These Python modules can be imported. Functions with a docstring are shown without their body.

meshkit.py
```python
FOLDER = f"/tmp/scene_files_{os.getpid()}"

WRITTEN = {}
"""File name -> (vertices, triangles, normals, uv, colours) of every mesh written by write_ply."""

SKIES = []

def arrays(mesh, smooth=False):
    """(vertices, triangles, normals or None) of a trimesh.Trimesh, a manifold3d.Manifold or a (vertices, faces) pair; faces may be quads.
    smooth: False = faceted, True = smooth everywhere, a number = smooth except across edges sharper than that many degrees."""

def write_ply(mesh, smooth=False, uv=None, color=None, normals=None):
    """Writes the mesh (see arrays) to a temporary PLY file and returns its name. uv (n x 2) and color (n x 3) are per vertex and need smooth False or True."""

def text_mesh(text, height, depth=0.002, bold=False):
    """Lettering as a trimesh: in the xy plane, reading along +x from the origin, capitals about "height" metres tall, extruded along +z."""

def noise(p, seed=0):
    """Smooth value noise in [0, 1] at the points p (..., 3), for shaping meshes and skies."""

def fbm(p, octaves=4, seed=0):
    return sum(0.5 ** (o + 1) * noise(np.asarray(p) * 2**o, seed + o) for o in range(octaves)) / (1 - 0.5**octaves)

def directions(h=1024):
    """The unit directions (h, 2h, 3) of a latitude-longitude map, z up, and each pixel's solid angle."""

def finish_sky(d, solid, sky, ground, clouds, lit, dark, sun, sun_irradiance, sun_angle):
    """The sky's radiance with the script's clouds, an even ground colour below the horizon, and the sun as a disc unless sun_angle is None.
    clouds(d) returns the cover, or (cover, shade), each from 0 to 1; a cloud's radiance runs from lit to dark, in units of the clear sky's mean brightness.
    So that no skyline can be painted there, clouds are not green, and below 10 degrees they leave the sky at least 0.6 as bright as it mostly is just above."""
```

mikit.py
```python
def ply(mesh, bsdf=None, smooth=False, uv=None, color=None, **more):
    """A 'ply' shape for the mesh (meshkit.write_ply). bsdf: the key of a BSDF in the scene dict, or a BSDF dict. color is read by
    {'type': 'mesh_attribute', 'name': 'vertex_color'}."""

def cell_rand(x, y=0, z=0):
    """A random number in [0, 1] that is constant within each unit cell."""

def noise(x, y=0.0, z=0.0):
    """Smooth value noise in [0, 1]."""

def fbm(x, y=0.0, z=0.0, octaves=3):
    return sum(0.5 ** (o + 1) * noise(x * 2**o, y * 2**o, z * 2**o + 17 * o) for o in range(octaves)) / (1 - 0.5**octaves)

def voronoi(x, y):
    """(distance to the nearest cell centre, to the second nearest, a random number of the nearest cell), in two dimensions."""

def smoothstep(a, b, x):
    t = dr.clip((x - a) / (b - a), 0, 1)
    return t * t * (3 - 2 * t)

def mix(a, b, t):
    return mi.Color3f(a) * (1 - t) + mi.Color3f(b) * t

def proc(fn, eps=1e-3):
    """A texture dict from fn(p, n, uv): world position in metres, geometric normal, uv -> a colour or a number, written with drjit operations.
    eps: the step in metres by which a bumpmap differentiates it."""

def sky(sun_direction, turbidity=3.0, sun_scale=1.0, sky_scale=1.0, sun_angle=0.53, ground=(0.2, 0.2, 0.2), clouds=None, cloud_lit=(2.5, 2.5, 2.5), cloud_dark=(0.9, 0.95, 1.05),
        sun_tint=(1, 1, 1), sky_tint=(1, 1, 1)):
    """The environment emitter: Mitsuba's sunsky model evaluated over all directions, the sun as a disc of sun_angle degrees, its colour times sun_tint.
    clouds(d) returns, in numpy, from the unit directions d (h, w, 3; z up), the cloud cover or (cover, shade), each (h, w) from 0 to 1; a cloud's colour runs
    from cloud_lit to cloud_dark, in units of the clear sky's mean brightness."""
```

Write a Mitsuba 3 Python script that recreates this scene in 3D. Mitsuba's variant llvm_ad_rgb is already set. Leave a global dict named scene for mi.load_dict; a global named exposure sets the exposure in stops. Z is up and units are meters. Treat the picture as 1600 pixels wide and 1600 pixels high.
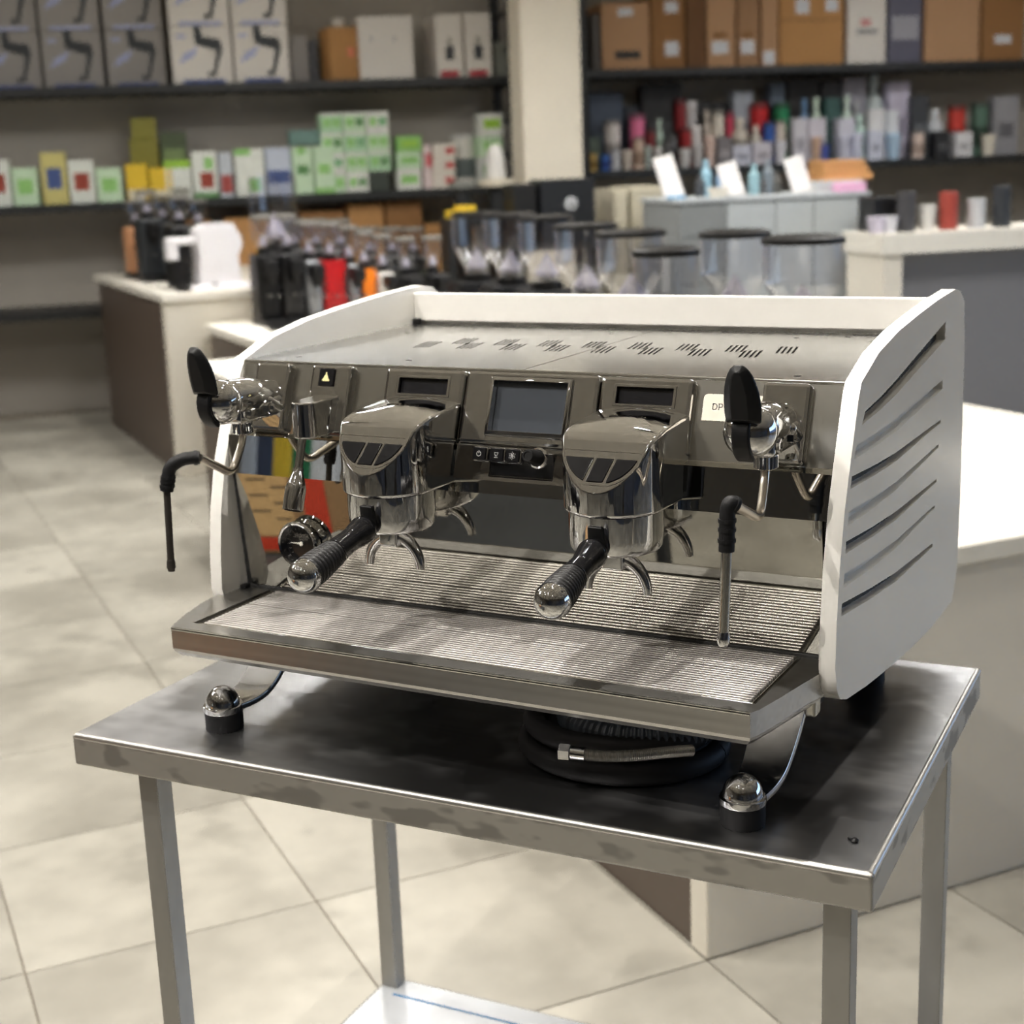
import math
import numpy as np, trimesh, manifold3d as m3, shapely
from shapely.geometry import Polygon, Point, box as sbox
from scipy.interpolate import CubicSpline
import drjit as dr
import mitsuba as mi
import mikit, meshkit

T = mi.ScalarTransform4f
scene, labels = {}, {}
rng = np.random.default_rng(7)

# ------------------------------------------------------------------ camera, lights, exposure
# machine frame: x along the front of the machine, y to its back, z up, z = 0 is the table top
FPX = 2311.0
CAM = np.array([1.168463, -1.247158, 0.649242])
RIGHT = np.array([0.8804, 0.472804, -0.036769])
DOWN = np.array([0.077909, -0.220682, -0.972229])
FWD = np.array([-0.467788, 0.853086, -0.231124])
exposure = 0.45
scene['camera'] = {
    'type': 'thinlens', 'fov': 2 * math.degrees(math.atan(800 / FPX)), 'fov_axis': 'x',
    'aperture_radius': 0.0042, 'focus_distance': 1.5,
    'near_clip': 0.05, 'far_clip': 60.0,
    'to_world': T().look_at(origin=CAM.tolist(), target=(CAM + FWD).tolist(), up=(-DOWN).tolist()),
}
SUN = np.array([0.55, 0.25, 0.8])
scene['sky'] = {**mikit.sky(SUN, turbidity=3.0, sun_scale=0.0, sky_scale=5.0, sky_tint=(0.9, 0.97, 1.1), ground=(0.3, 0.3, 0.3)), 'sampling_weight': 3.0}
LAMP_L = 560.0      # radiance of the round ceiling spots
PANEL_L = 15.0       # radiance of the ceiling light panels
BEAM = 8.0          # intensity of the beams above the machine
FLOOR_Z, CEIL_Z = -0.85, 2.25

# room frame: w along the back wall, n away from the camera; shop frame: a, b along the floor tiles and counters
W_ = np.array([math.cos(math.radians(41.7)), math.sin(math.radians(41.7)), 0.0])
N_ = np.array([-W_[1], W_[0], 0.0])
A_ = np.array([math.cos(math.radians(143.3)), math.sin(math.radians(143.3)), 0.0])
B_ = np.array([A_[1], -A_[0], 0.0])
ROT_W, ROT_A = 41.7, 143.3 - 90.0     # rotz that turns local x along w; local x along b (local y along a)


def rn(w, n, z): return W_ * w + N_ * n + np.array([0, 0, z])
def ab(a, b, z): return A_ * a + B_ * b + np.array([0, 0, z])


def at_n(px, py, n):
    """The point (w, z) of the plane n = const that the photograph shows at this pixel."""
    d = RIGHT * (px - 800) / FPX + DOWN * (py - 800) / FPX + FWD
    p = CAM + d * (n - CAM @ N_) / (d @ N_)
    return p @ W_, p[2]


# ------------------------------------------------------------------ materials
def rgb(c): return {'type': 'rgb', 'value': [float(v) for v in c]}


def srgb(r, g, b): return tuple(((v / 255 + 0.055) / 1.055) ** 2.4 if v > 10 else v / 255 / 12.92 for v in (r, g, b))


def mat(name, color, rough=0.5, metal=0.0, spec=0.5, **k):
    key = 'mat_' + name
    if key not in scene:
        d = {'type': 'principled', 'base_color': color if isinstance(color, dict) else rgb(color), 'roughness': rough, 'metallic': metal, **k}
        if metal == 0: d['specular'] = spec
        scene[key] = {'type': 'twosided', 'b': d}
    return key


_pal = {}
def paint(c, rough=0.5):
    """A plain painted / printed surface of this sRGB colour."""
    k = tuple(int(v) for v in c) + (rough,)
    if k not in _pal:
        _pal[k] = mat('paint_%d_%d_%d_%d' % (k[0], k[1], k[2], round(rough * 100)), srgb(*k[:3]), rough)
    return _pal[k]


def conductor(name, r, alpha):
    key = 'mat_' + name
    scene[key] = {'type': 'twosided', 'b': {'type': 'roughconductor', 'material': 'none', 'distribution': 'ggx', 'alpha': alpha, 'specular_reflectance': r if isinstance(r, dict) else rgb(r)}}
    return key


def mirror(name, r):
    key = 'mat_' + name
    scene[key] = {'type': 'twosided', 'b': {'type': 'conductor', 'material': 'none', 'specular_reflectance': rgb(r)}}
    return key


CHROME = mirror('chrome', (0.80, 0.80, 0.80))
STEEL = conductor('polished_steel', (0.62, 0.61, 0.57), 0.025)
MIRROR = mirror('mirror_steel', (0.58, 0.57, 0.53))
TOPSTEEL = conductor('top_steel', (0.74, 0.74, 0.73), 0.035)
BRUSHED = conductor('brushed_steel', mikit.proc(lambda p, n, uv: mikit.mix((0.52, 0.51, 0.49), (0.66, 0.65, 0.63), mikit.noise(p.x * 6, p.y * 200, p.z * 200))), 0.09)
BAR = conductor('grate_steel', (0.66, 0.63, 0.60), 0.28)


def table_col(p, n, uv):
    s = mikit.fbm(p.x * 5, p.y * 5, p.z * 9 + 3, 4)
    t = mikit.noise(p.x * 3 + 0.5 * s, p.y * 160, 1.0)
    return mikit.mix((0.40, 0.40, 0.41), (0.58, 0.58, 0.58), mikit.smoothstep(0.30, 0.75, 0.9 * s + 0.1 * t))


def apron_col(p, n, uv):
    s = mikit.fbm(p.x * 22, p.y * 22, p.z * 40, 3)
    return mikit.mix((0.40, 0.385, 0.36), (0.60, 0.58, 0.54), mikit.smoothstep(0.38, 0.5, s))


TABLE = conductor('table_steel', mikit.proc(table_col), mikit.proc(lambda p, n, uv: 0.085 + 0.12 * mikit.smoothstep(0.42, 0.62, mikit.fbm(p.x * 7 + 3, p.y * 9, 0.5, 4))))
APRON = conductor('apron_steel', mikit.proc(apron_col), 0.30)
LEGSTEEL = conductor('leg_steel', mikit.proc(lambda p, n, uv: mikit.mix((0.42, 0.41, 0.39), (0.58, 0.57, 0.54), mikit.fbm(p.x * 30, p.y * 30, p.z * 6))), 0.32)
WHITE = mat('white_lacquer', srgb(233, 231, 226), 0.22)
BLACKGLOSS = mat('black_gloss', (0.006, 0.006, 0.007), 0.07)
BLACKPLAS = mat('black_plastic', (0.007, 0.007, 0.0075), 0.42, spec=0.25)
BLACKRUB = mat('black_rubber', (0.009, 0.009, 0.010), 0.55, spec=0.25)
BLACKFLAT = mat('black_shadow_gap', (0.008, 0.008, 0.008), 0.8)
SCREEN = mat('dark_screen', srgb(62, 66, 72), 0.12)
DISPLAY = mat('dark_display', (0.012, 0.012, 0.014), 0.05)
GREYTXT = mat('grey_print', srgb(150, 150, 150), 0.5)
GOLD = mat('gold_print', srgb(205, 195, 140), 0.5)
PAPER = mat('paper', srgb(226, 218, 204), 0.7)
INK = mat('ink', srgb(52, 48, 46), 0.7)
GREYPLAS = mat('grey_hose', srgb(58, 64, 72), 0.45)
COPPER = conductor('warm_steel', (0.70, 0.64, 0.56), 0.06)
scene['mat_clear'] = {'type': 'thindielectric', 'int_ior': 1.65, 'specular_transmittance': rgb((0.93, 0.93, 0.96))}
CLEAR = 'mat_clear'
scene['mat_pane'] = {'type': 'thindielectric', 'int_ior': 1.5}


# ------------------------------------------------------------------ mesh helpers
def tri(m): 
    if isinstance(m, m3.Manifold):
        q = m.to_mesh()
        return trimesh.Trimesh(np.asarray(q.vert_properties)[:, :3], np.asarray(q.tri_verts), process=False)
    return m


def cat(*ms): return trimesh.util.concatenate([tri(m) for m in ms])


def move(m, loc=(0, 0, 0), rotz=0.0, rotx=0.0, roty=0.0):
    m = tri(m).copy()
    for ang, ax in ((rotx, (1, 0, 0)), (roty, (0, 1, 0)), (rotz, (0, 0, 1))):
        if ang: m.apply_transform(trimesh.transformations.rotation_matrix(math.radians(ang), ax))
    m.apply_translation(loc)
    return m


_sph = {}
def rhull(points, r, sub=1):
    """Convex hull of small spheres: a convex body with rounded edges; points are the sphere centres."""
    if sub not in _sph: _sph[sub] = np.array(trimesh.creation.icosphere(sub, 1.0).vertices)
    p = np.asarray(points, float)
    return tri(m3.Manifold.hull_points((p[:, None] + r * _sph[sub][None]).reshape(-1, 3)))


def rbox(x0, x1, y0, y1, z0, z1, r=0.003, sub=1):
    r = min(r, (x1 - x0) / 2.01, (y1 - y0) / 2.01, (z1 - z0) / 2.01)
    return rhull([(x, y, z) for x in (x0 + r, x1 - r) for y in (y0 + r, y1 - r) for z in (z0 + r, z1 - r)], r, sub)


def cbox(x0, x1, y0, y1, z0, z1, b=0.003):
    """Box with chamfered edges, 44 triangles."""
    b = min(b, (x1 - x0) / 2.1, (y1 - y0) / 2.1, (z1 - z0) / 2.1)
    p = []
    for sx in (0, 1):
        for sy in (0, 1):
            for sz in (0, 1):
                c = np.array([(x0, x1)[sx], (y0, y1)[sy], (z0, z1)[sz]])
                d = np.array([b * (1 - 2 * sx), b * (1 - 2 * sy), b * (1 - 2 * sz)])
                for k in range(3):
                    e = d.copy(); e[k] = 0; p.append(c + e)
    return tri(m3.Manifold.hull_points(np.array(p)))


def ext(poly, h0, h1, plane='xy'):
    """Extruded shapely polygon. plane 'yz': (u, v, h) -> (h, u, v); 'xz': (u, v, h) -> (u, -h, v)."""
    rings = []
    for g in getattr(poly, 'geoms', [poly]):
        if not hasattr(g, 'exterior') or g.is_empty: continue
        g = shapely.geometry.polygon.orient(g)
        rings += [np.array(r.coords)[:-1, :2] for r in (g.exterior, *g.interiors)]
    m = tri(m3.CrossSection(rings, m3.FillRule.EvenOdd).extrude(h1 - h0))
    v = np.array(m.vertices); v[:, 2] += h0
    if plane == 'yz': v = v[:, [2, 0, 1]]
    if plane == 'xz': v = np.stack([v[:, 0], -v[:, 2], v[:, 1]], 1)
    return trimesh.Trimesh(v, m.faces, process=False)


def bplate(poly, h, b=0.002):
    """Convex polygon plate on z = 0..h with a bevelled upper edge."""
    o = np.array(poly.exterior.coords)[:-1]
    i = np.array(poly.buffer(-b, join_style=2).exterior.coords)[:-1]
    z = lambda q, t: np.c_[q, np.full(len(q), t)]
    mid = np.array(poly.buffer(-b * 0.3, join_style=2).exterior.coords)[:-1]
    return tri(m3.Manifold.hull_points(np.vstack([z(o, 0), z(o, h - b), z(mid, h - 0.3 * b), z(i, h)])))


def difference(m, *cuts):
    q = m3.Manifold(m3.Mesh(np.asarray(m.vertices, np.float32), np.asarray(m.faces, np.uint32)))
    for c in cuts: q = q - m3.Manifold(m3.Mesh(np.asarray(c.vertices, np.float32), np.asarray(c.faces, np.uint32)))
    return tri(q)


def lathe(profile, seg=32, closed=True):
    """Profile [(r, z), ...] from bottom to top turned about z."""
    p = np.array(profile, float)
    if closed:
        if p[0, 0] > 1e-6: p = np.vstack([[0, p[0, 1]], p])
        if p[-1, 0] > 1e-6: p = np.vstack([p, [0, p[-1, 1]]])
    p[p[:, 0] < 1e-6, 0] = 0
    t = np.arange(seg) * 2 * math.pi / seg
    v, ring = [], []
    for r, z in p:
        if r == 0: ring.append([len(v)] * seg); v.append((0, 0, z))
        else:
            ring.append(list(range(len(v), len(v) + seg))); v += [(r * math.cos(a), r * math.sin(a), z) for a in t]
    f = []
    for a, b in zip(ring[:-1], ring[1:]):
        for k in range(seg):
            l = (k + 1) % seg
            if a[k] != a[l]: f.append((a[k], a[l], b[l]))
            if b[k] != b[l]: f.append((a[k], b[l], b[k]))
    return trimesh.Trimesh(np.array(v), np.array(f), process=False)


def along(m, p, q):
    """Turns a mesh built about +z so that z runs from p towards q."""
    p, q = np.array(p, float), np.array(q, float)
    d = (q - p) / np.linalg.norm(q - p)
    x = np.cross([0, 1, 0.001], d); x /= np.linalg.norm(x); y = np.cross(d, x)
    m = tri(m).copy(); M = np.eye(4); M[:3, :3] = np.stack([x, y, d], 1); M[:3, 3] = p
    m.apply_transform(M); return m


def smooth_path(pts, n=40):
    p = np.array(pts, float); s = np.r_[0, np.cumsum(np.linalg.norm(np.diff(p, axis=0), axis=1))]
    return CubicSpline(s, p)(np.linspace(0, s[-1], n))


def bent(pts, r, n=6):
    """Polyline with its corners rounded by radius-like distance r."""
    p = [np.array(q, float) for q in pts]; out = [p[0]]
    for a, b, c in zip(p[:-2], p[1:-1], p[2:]):
        u, v = (a - b) / np.linalg.norm(a - b), (c - b) / np.linalg.norm(c - b)
        k = min(r, np.linalg.norm(a - b) / 2.05, np.linalg.norm(c - b) / 2.05)
        for t in np.linspace(0, 1, n): out.append((1 - t) ** 2 * (b + u * k) + 2 * t * (1 - t) * b + t * t * (b + v * k))
    return np.array(out + [p[-1]])


def tube(path, radius, sides=14):
    p = np.array(path, float); n = len(p)
    rad = np.broadcast_to(np.asarray(radius, float), (n,))
    t = np.gradient(p, axis=0); t /= np.linalg.norm(t, axis=1, keepdims=True)
    u = np.cross(t[0], [0, 0, 1.0] if abs(t[0, 2]) < 0.9 else [1.0, 0, 0]); v = []
    a = np.arange(sides) * 2 * math.pi / sides
    for i in range(n):
        u = u - t[i] * (u @ t[i]); u /= np.linalg.norm(u); w = np.cross(t[i], u)
        v.append(p[i] + rad[i] * (np.cos(a)[:, None] * u + np.sin(a)[:, None] * w))
    v = np.vstack(v + [p[:1], p[-1:]]); f = []
    for i in range(n - 1):
        for k in range(sides):
            l = (k + 1) % sides; q = (i * sides + k, i * sides + l, (i + 1) * sides + l, (i + 1) * sides + k)
            f += [(q[0], q[1], q[2]), (q[0], q[2], q[3])]
    e = (n - 1) * sides
    for k in range(sides):
        l = (k + 1) % sides; f += [(n * sides, l, k), (n * sides + 1, e + k, e + l)]
    return trimesh.Trimesh(v, np.array(f), process=False)


def seg_tube(p, q, r, sides=14): return tube(np.linspace(p, q, 2), r, sides)


# ------------------------------------------------------------------ scene helpers
def numbered(key):
    if not any(k == key or k.startswith(key + '__') for k in scene) and key not in labels: return key
    i = 1
    while True:
        k2 = '%s_%03d' % (key, i)
        if k2 not in labels and not any(k == k2 or k.startswith(k2 + '__') for k in scene): return k2
        i += 1


def thing(name, label, category, group=None):
    key = numbered(name)
    labels[key] = {'label': label, 'category': category}
    if group: labels[key]['group'] = group
    return key


_ply = {}
def obj(name, mesh, material, parent=None, smooth=30, label=None, kind=None):
    key = numbered(parent + '__' + name) if parent else numbered(name)
    scene[key] = mikit.ply(tri(mesh), material, smooth=smooth)
    if label or kind:
        labels[key] = {**({'label': label} if label else {}), **({'kind': kind} if kind else {})}
    return key


def one(name, mesh, material, label, category, group=None, smooth=30, kind=None):
    """A thing that is one mesh."""
    key = numbered(name); scene[key] = mikit.ply(tri(mesh), material, smooth=smooth)
    labels[key] = {'label': label, 'category': category, **({'group': group} if group else {}), **({'kind': kind} if kind else {})}
    return key


def struct(name, mesh, material, smooth=False):
    scene[name] = mikit.ply(tri(mesh), material, smooth=smooth); labels[name] = {'kind': 'structure', 'label': name.replace('_', ' ') + ' of the shop'}
    return name


def quad_box(w0, w1, n0, n1, z0, z1): return move(cbox(w0, w1, n0, n1, z0, z1, 0.0005), rotz=ROT_W)

# ------------------------------------------------------------------ the room
W0, W1, N0, N1 = -5.2, 7.2, -5.2, 8.35
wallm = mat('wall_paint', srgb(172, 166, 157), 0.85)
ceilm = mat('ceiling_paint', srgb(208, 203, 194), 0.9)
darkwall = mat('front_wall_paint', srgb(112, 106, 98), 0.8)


def concrete(seed):
    def fn(p, n, uv):
        s = mikit.fbm(p.x * 2.3 + seed * 3.7, p.y * 2.3 + seed * 1.9, p.z, 5)
        t = mikit.fbm(p.x * 14 + seed, p.y * 14, p.z, 3)
        c = mikit.mix(srgb(150, 146, 136), srgb(183, 179, 168), mikit.smoothstep(0.3, 0.7, 0.8 * s + 0.2 * t))
        return mikit.mix(c, srgb(124, 120, 110), 0.45 * mikit.smoothstep(0.60, 0.78, mikit.fbm(p.x * 5 + 9 + seed, p.y * 5, p.z, 4)))
    return mikit.proc(fn)


TILES = [mat('tile_%d' % i, concrete(i), 0.42, spec=0.35) for i in range(3)]
GROUT = mat('grout', srgb(128, 120, 108), 0.9)
struct('floor', quad_box(W0 - 0.2, W1 + 0.2, N0 - 0.2, N1 + 0.2, FLOOR_Z - 0.1, FLOOR_Z - 0.004), GROUT)
S = 0.590
tile_mesh = cbox(-S / 2 + 0.0018, S / 2 - 0.0018, -S / 2 + 0.0018, S / 2 - 0.0018, -0.03, 0.0, 0.0012)
tile_ply = [mikit.ply(tile_mesh, m, smooth=False) for m in TILES]
far_tiles = []
ORIG = np.array([1.0615, 0.4985])         # (a, b) of a tile corner
ORIG = np.array([0.494, 1.067])
for i in range(-26, 26):
    for j in range(-26, 26):
        a, b = ORIG[0] + (i + 0.5) * S, ORIG[1] + (j + 0.5) * S
        p = ab(a, b, FLOOR_Z); w, n = p @ W_, p @ N_
        if not (W0 + 0.3 < w < W1 - 0.3 and N0 + 0.3 < n < N1 - 0.3): continue
        d = p - CAM; zc = d @ FWD
        seen = zc > 0.3 and abs(d @ RIGHT / zc) < 0.40 and d @ DOWN / zc < 0.45 and zc < 9
        if seen:
            key = numbered('floor__tile')
            scene[key] = {**tile_ply[(i * 7 + j * 5) % 3], 'to_world': T().translate(p.tolist()).rotate([0, 0, 1], ROT_A)}
        else: far_tiles.append(move(tile_mesh, p, rotz=ROT_A))
obj('tile_field', cat(*far_tiles), TILES[1], 'floor', smooth=False, kind='stuff')
struct('ceiling', quad_box(W0 - 0.2, W1 + 0.2, N0 - 0.2, N1 + 0.2, CEIL_Z, CEIL_Z + 0.1), ceilm)
struct('wall_back', quad_box(W0 - 0.1, W1 + 0.1, N1, N1 + 0.15, FLOOR_Z, CEIL_Z), wallm)
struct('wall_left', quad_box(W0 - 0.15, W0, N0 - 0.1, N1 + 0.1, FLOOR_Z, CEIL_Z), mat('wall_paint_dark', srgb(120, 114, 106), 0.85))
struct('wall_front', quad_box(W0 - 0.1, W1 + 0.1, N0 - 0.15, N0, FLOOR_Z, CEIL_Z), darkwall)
# right wall: shop window onto the daylight between a low and a high strip of wall
WZ0, WZ1, WN0, WN1 = -0.35, 1.75, -3.6, 3.2
struct('wall_right', cat(quad_box(W1, W1 + 0.15, N0 - 0.1, N1 + 0.1, FLOOR_Z, WZ0), quad_box(W1, W1 + 0.15, N0 - 0.1, N1 + 0.1, WZ1, CEIL_Z),
                         quad_box(W1, W1 + 0.15, N0 - 0.1, WN0, WZ0, WZ1), quad_box(W1, W1 + 0.15, WN1, N1 + 0.1, WZ0, WZ1)), wallm)
fr = [quad_box(W1 + 0.03, W1 + 0.1, n - 0.03, n + 0.03, WZ0, WZ1) for n in np.linspace(WN0 + 0.03, WN1 - 0.03, 5)]
struct('window_1', cat(*fr, quad_box(W1 + 0.03, W1 + 0.1, WN0, WN1, WZ0, WZ0 + 0.06), quad_box(W1 + 0.03, W1 + 0.1, WN0, WN1, WZ1 - 0.06, WZ1)), mat('window_frame', srgb(60, 60, 62), 0.4))
for n0, n1 in zip(np.linspace(WN0 + 0.03, WN1 - 0.03, 5)[:-1], np.linspace(WN0 + 0.03, WN1 - 0.03, 5)[1:]):
    c = [rn(W1 + 0.065, n, z) for n, z in ((n0, WZ0), (n1, WZ0), (n1, WZ1), (n0, WZ1))]
    obj('pane', trimesh.Trimesh(np.array(c), [[0, 1, 2], [0, 2, 3]], process=False), 'mat_pane', 'window_1', smooth=False)
struct('column_1', cat(quad_box(2.255, 2.62, 7.2, 7.52, FLOOR_Z, CEIL_Z)), mat('column_paint', srgb(236, 228, 212), 0.7))

# ------------------------------------------------------------------ lamps
black_metal = mat('lamp_black', (0.02, 0.02, 0.02), 0.4)
spot_house = lathe([(0.065, -0.01), (0.068, -0.12), (0.062, -0.12), (0.058, -0.04), (0, -0.04)], 20, closed=False)
lens = trimesh.Trimesh(*[np.array(x) for x in (lambda m: (m.vertices, m.faces))(lathe([(0.055, -0.06), (0, -0.059)], 20, closed=False))], process=False)
spots = [(-0.75, -0.95), (0.15, -1.25), (0.42, 0.42), (-1.15, 0.7), (0.1, 0.95), (-0.5, 2.3), (1.3, 2.2), (-2.0, 3.3), (-3.6, 4.6), (-2.2, 5.6), (-0.4, 6.0), (1.6, 5.6), (-1.6, -1.4), (-0.6, -1.7), (0.3, -1.9), (-1.9, -0.3), (-2.7, -2.3), (1.4, -1.8)]
spots = [(x * W_[0] + y * W_[1], x * N_[0] + y * N_[1]) for x, y in spots]
for k, (w, n) in enumerate(spots):
    t = thing('ceiling_spot', 'round black ceiling spot lamp shining down, one of the spots out of the frame above', 'ceiling lamp', 'ceiling spots')
    p = rn(w, n, CEIL_Z)
    obj('housing', move(spot_house, p), black_metal, t)
    key = obj('lens', move(lens, p + np.array([0, 0, -0.02])), black_metal, t)
    v = np.array(lens.vertices); f = np.array(lens.faces)
    nz = np.cross(v[f[0][1]] - v[f[0][0]], v[f[0][2]] - v[f[0][0]])[2]
    lm = trimesh.Trimesh(v, f if nz < 0 else f[:, ::-1], process=False)
    scene[key] = mikit.ply(move(lm, p + np.array([0, 0, -0.02])), black_metal, smooth=False)
    L = LAMP_L * (0.55 if k < 3 else 1.0 if k < 12 else 0.35)
    scene[key]['emitter'] = {'type': 'area', 'radiance': rgb((L, L * 0.95, L * 0.87))}
    if k < 3:       # the reflector of the lamps above the machine throws a narrow beam
        I = (BEAM * 0.75, BEAM * 0.75, BEAM * 0.95)[k]
        q = p + np.array([0, 0, -0.09])
        scene['beam_%d' % k] = {'type': 'spot', 'intensity': rgb((I, I * 0.95, I * 0.87)), 'cutoff_angle': 30, 'beam_width': 14,
                                'to_world': T().look_at(origin=q.tolist(), target=[0.38, 0.22, 0.35], up=[0, 1, 0])}
panel_spots = [(-2.6, 1.8), (3.2, 3.4), (-1.8, 5.0), (1.0, 4.6), (5.2, 5.6)]
for w, n in panel_spots:
    t = thing('ceiling_panel', 'flat white ceiling light panel, out of the frame above', 'ceiling lamp', 'ceiling light panels')
    obj('frame', cat(*[quad_box(w + x0, w + x1, n + y0, n + y1, CEIL_Z - 0.03, CEIL_Z) for x0, x1, y0, y1 in ((-.62, -.6, -.32, .32), (.6, .62, -.32, .32), (-.62, .62, -.32, -.3), (-.62, .62, .3, .32))]), WHITE, t)
    c = np.array([rn(w + x, n + y, CEIL_Z - 0.025) for x, y in ((-.6, -.3), (-.6, .3), (.6, .3), (.6, -.3))])
    key = obj('diffuser', trimesh.Trimesh(c, [[0, 1, 2], [0, 2, 3]], process=False), WHITE, t, smooth=False)
    scene[key]['emitter'] = {'type': 'area', 'radiance': rgb((PANEL_L, PANEL_L * 0.99, PANEL_L * 0.96))}

# ------------------------------------------------------------------ the steel work table
YAW = 2.1
def tb(m): return move(m, (0.85, -0.005, 0), rotz=YAW)   # table frame: origin at the front right corner of its top
t = thing('work_table', 'brushed stainless steel work table carrying the espresso machine', 'table')
TW, TD = 0.956, 0.60
top = rbox(-TW, 0, 0, TD, -0.039, 0, 0.004, 2)
obj('table_top', tb(top), TABLE, t, label='dark smudged steel top')
obj('front_edge', tb(cat(rbox(-TW - 0.0015, 0.0015, -0.0015, 0.006, -0.040, -0.0008, 0.0035, 2), rbox(-0.006, 0.0015, -0.0015, TD, -0.040, -0.0008, 0.0035, 2), rbox(-TW - 0.0015, -TW + 0.006, -0.0015, TD, -0.040, -0.0008, 0.0035, 2))), APRON, t, label='folded steel edge with stains')
obj('edge_roll', tb(cat(tube([(-TW + 0.003, 0.0026, -0.0040), (-0.003, 0.0026, -0.0040)], 0.0046, 14), tube([(-0.0026, 0.0026, -0.0040), (-0.0026, TD - 0.003, -0.0040)], 0.0046, 14))), conductor('edge_steel', (0.72, 0.70, 0.67), 0.14), t, smooth=40, label='bright rounded edge')
LEGX = (-0.885, -0.052)
for x in LEGX:
    for y in (0.025, 0.53):
        obj('leg', tb(rbox(x, x + 0.028, y, y + 0.028, FLOOR_Z + 0.02, -0.036, 0.002)), LEGSTEEL, t)
        obj('foot', tb(move(lathe([(0.016, 0), (0.016, 0.014), (0.011, 0.02), (0.011, 0.03)], 16), (x + 0.014, y + 0.014, FLOOR_Z))), BLACKPLAS, t)
obj('lower_shelf', tb(rbox(LEGX[0] - 0.004, LEGX[1] + 0.032, 0.022, 0.562, -0.650, -0.617, 0.003)), LEGSTEEL, t)
film = obj('protective_film', tb(cbox(LEGX[0] + 0.002, LEGX[1] + 0.026, 0.028, 0.556, -0.6168, -0.6160, 0.0002)), mat('film', srgb(206, 209, 214), 0.25), t, label='pale protective film with a blue line')
obj('film_line', tb(cbox(LEGX[0] + 0.03, LEGX[1] - 0.01, 0.512, 0.517, -0.6159, -0.6157, 0.00005)), mat('film_blue', srgb(70, 130, 185), 0.4), t)
obj('film_print', tb(cat(cbox(LEGX[0] + 0.11, LEGX[0] + 0.16, 0.40, 0.425, -0.6159, -0.6157, 0.00005), cbox(LEGX[0] + 0.17, LEGX[0] + 0.20, 0.395, 0.42, -0.6159, -0.6157, 0.00005))), mat('film_blue', srgb(70, 130, 185), 0.4), t)
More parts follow.
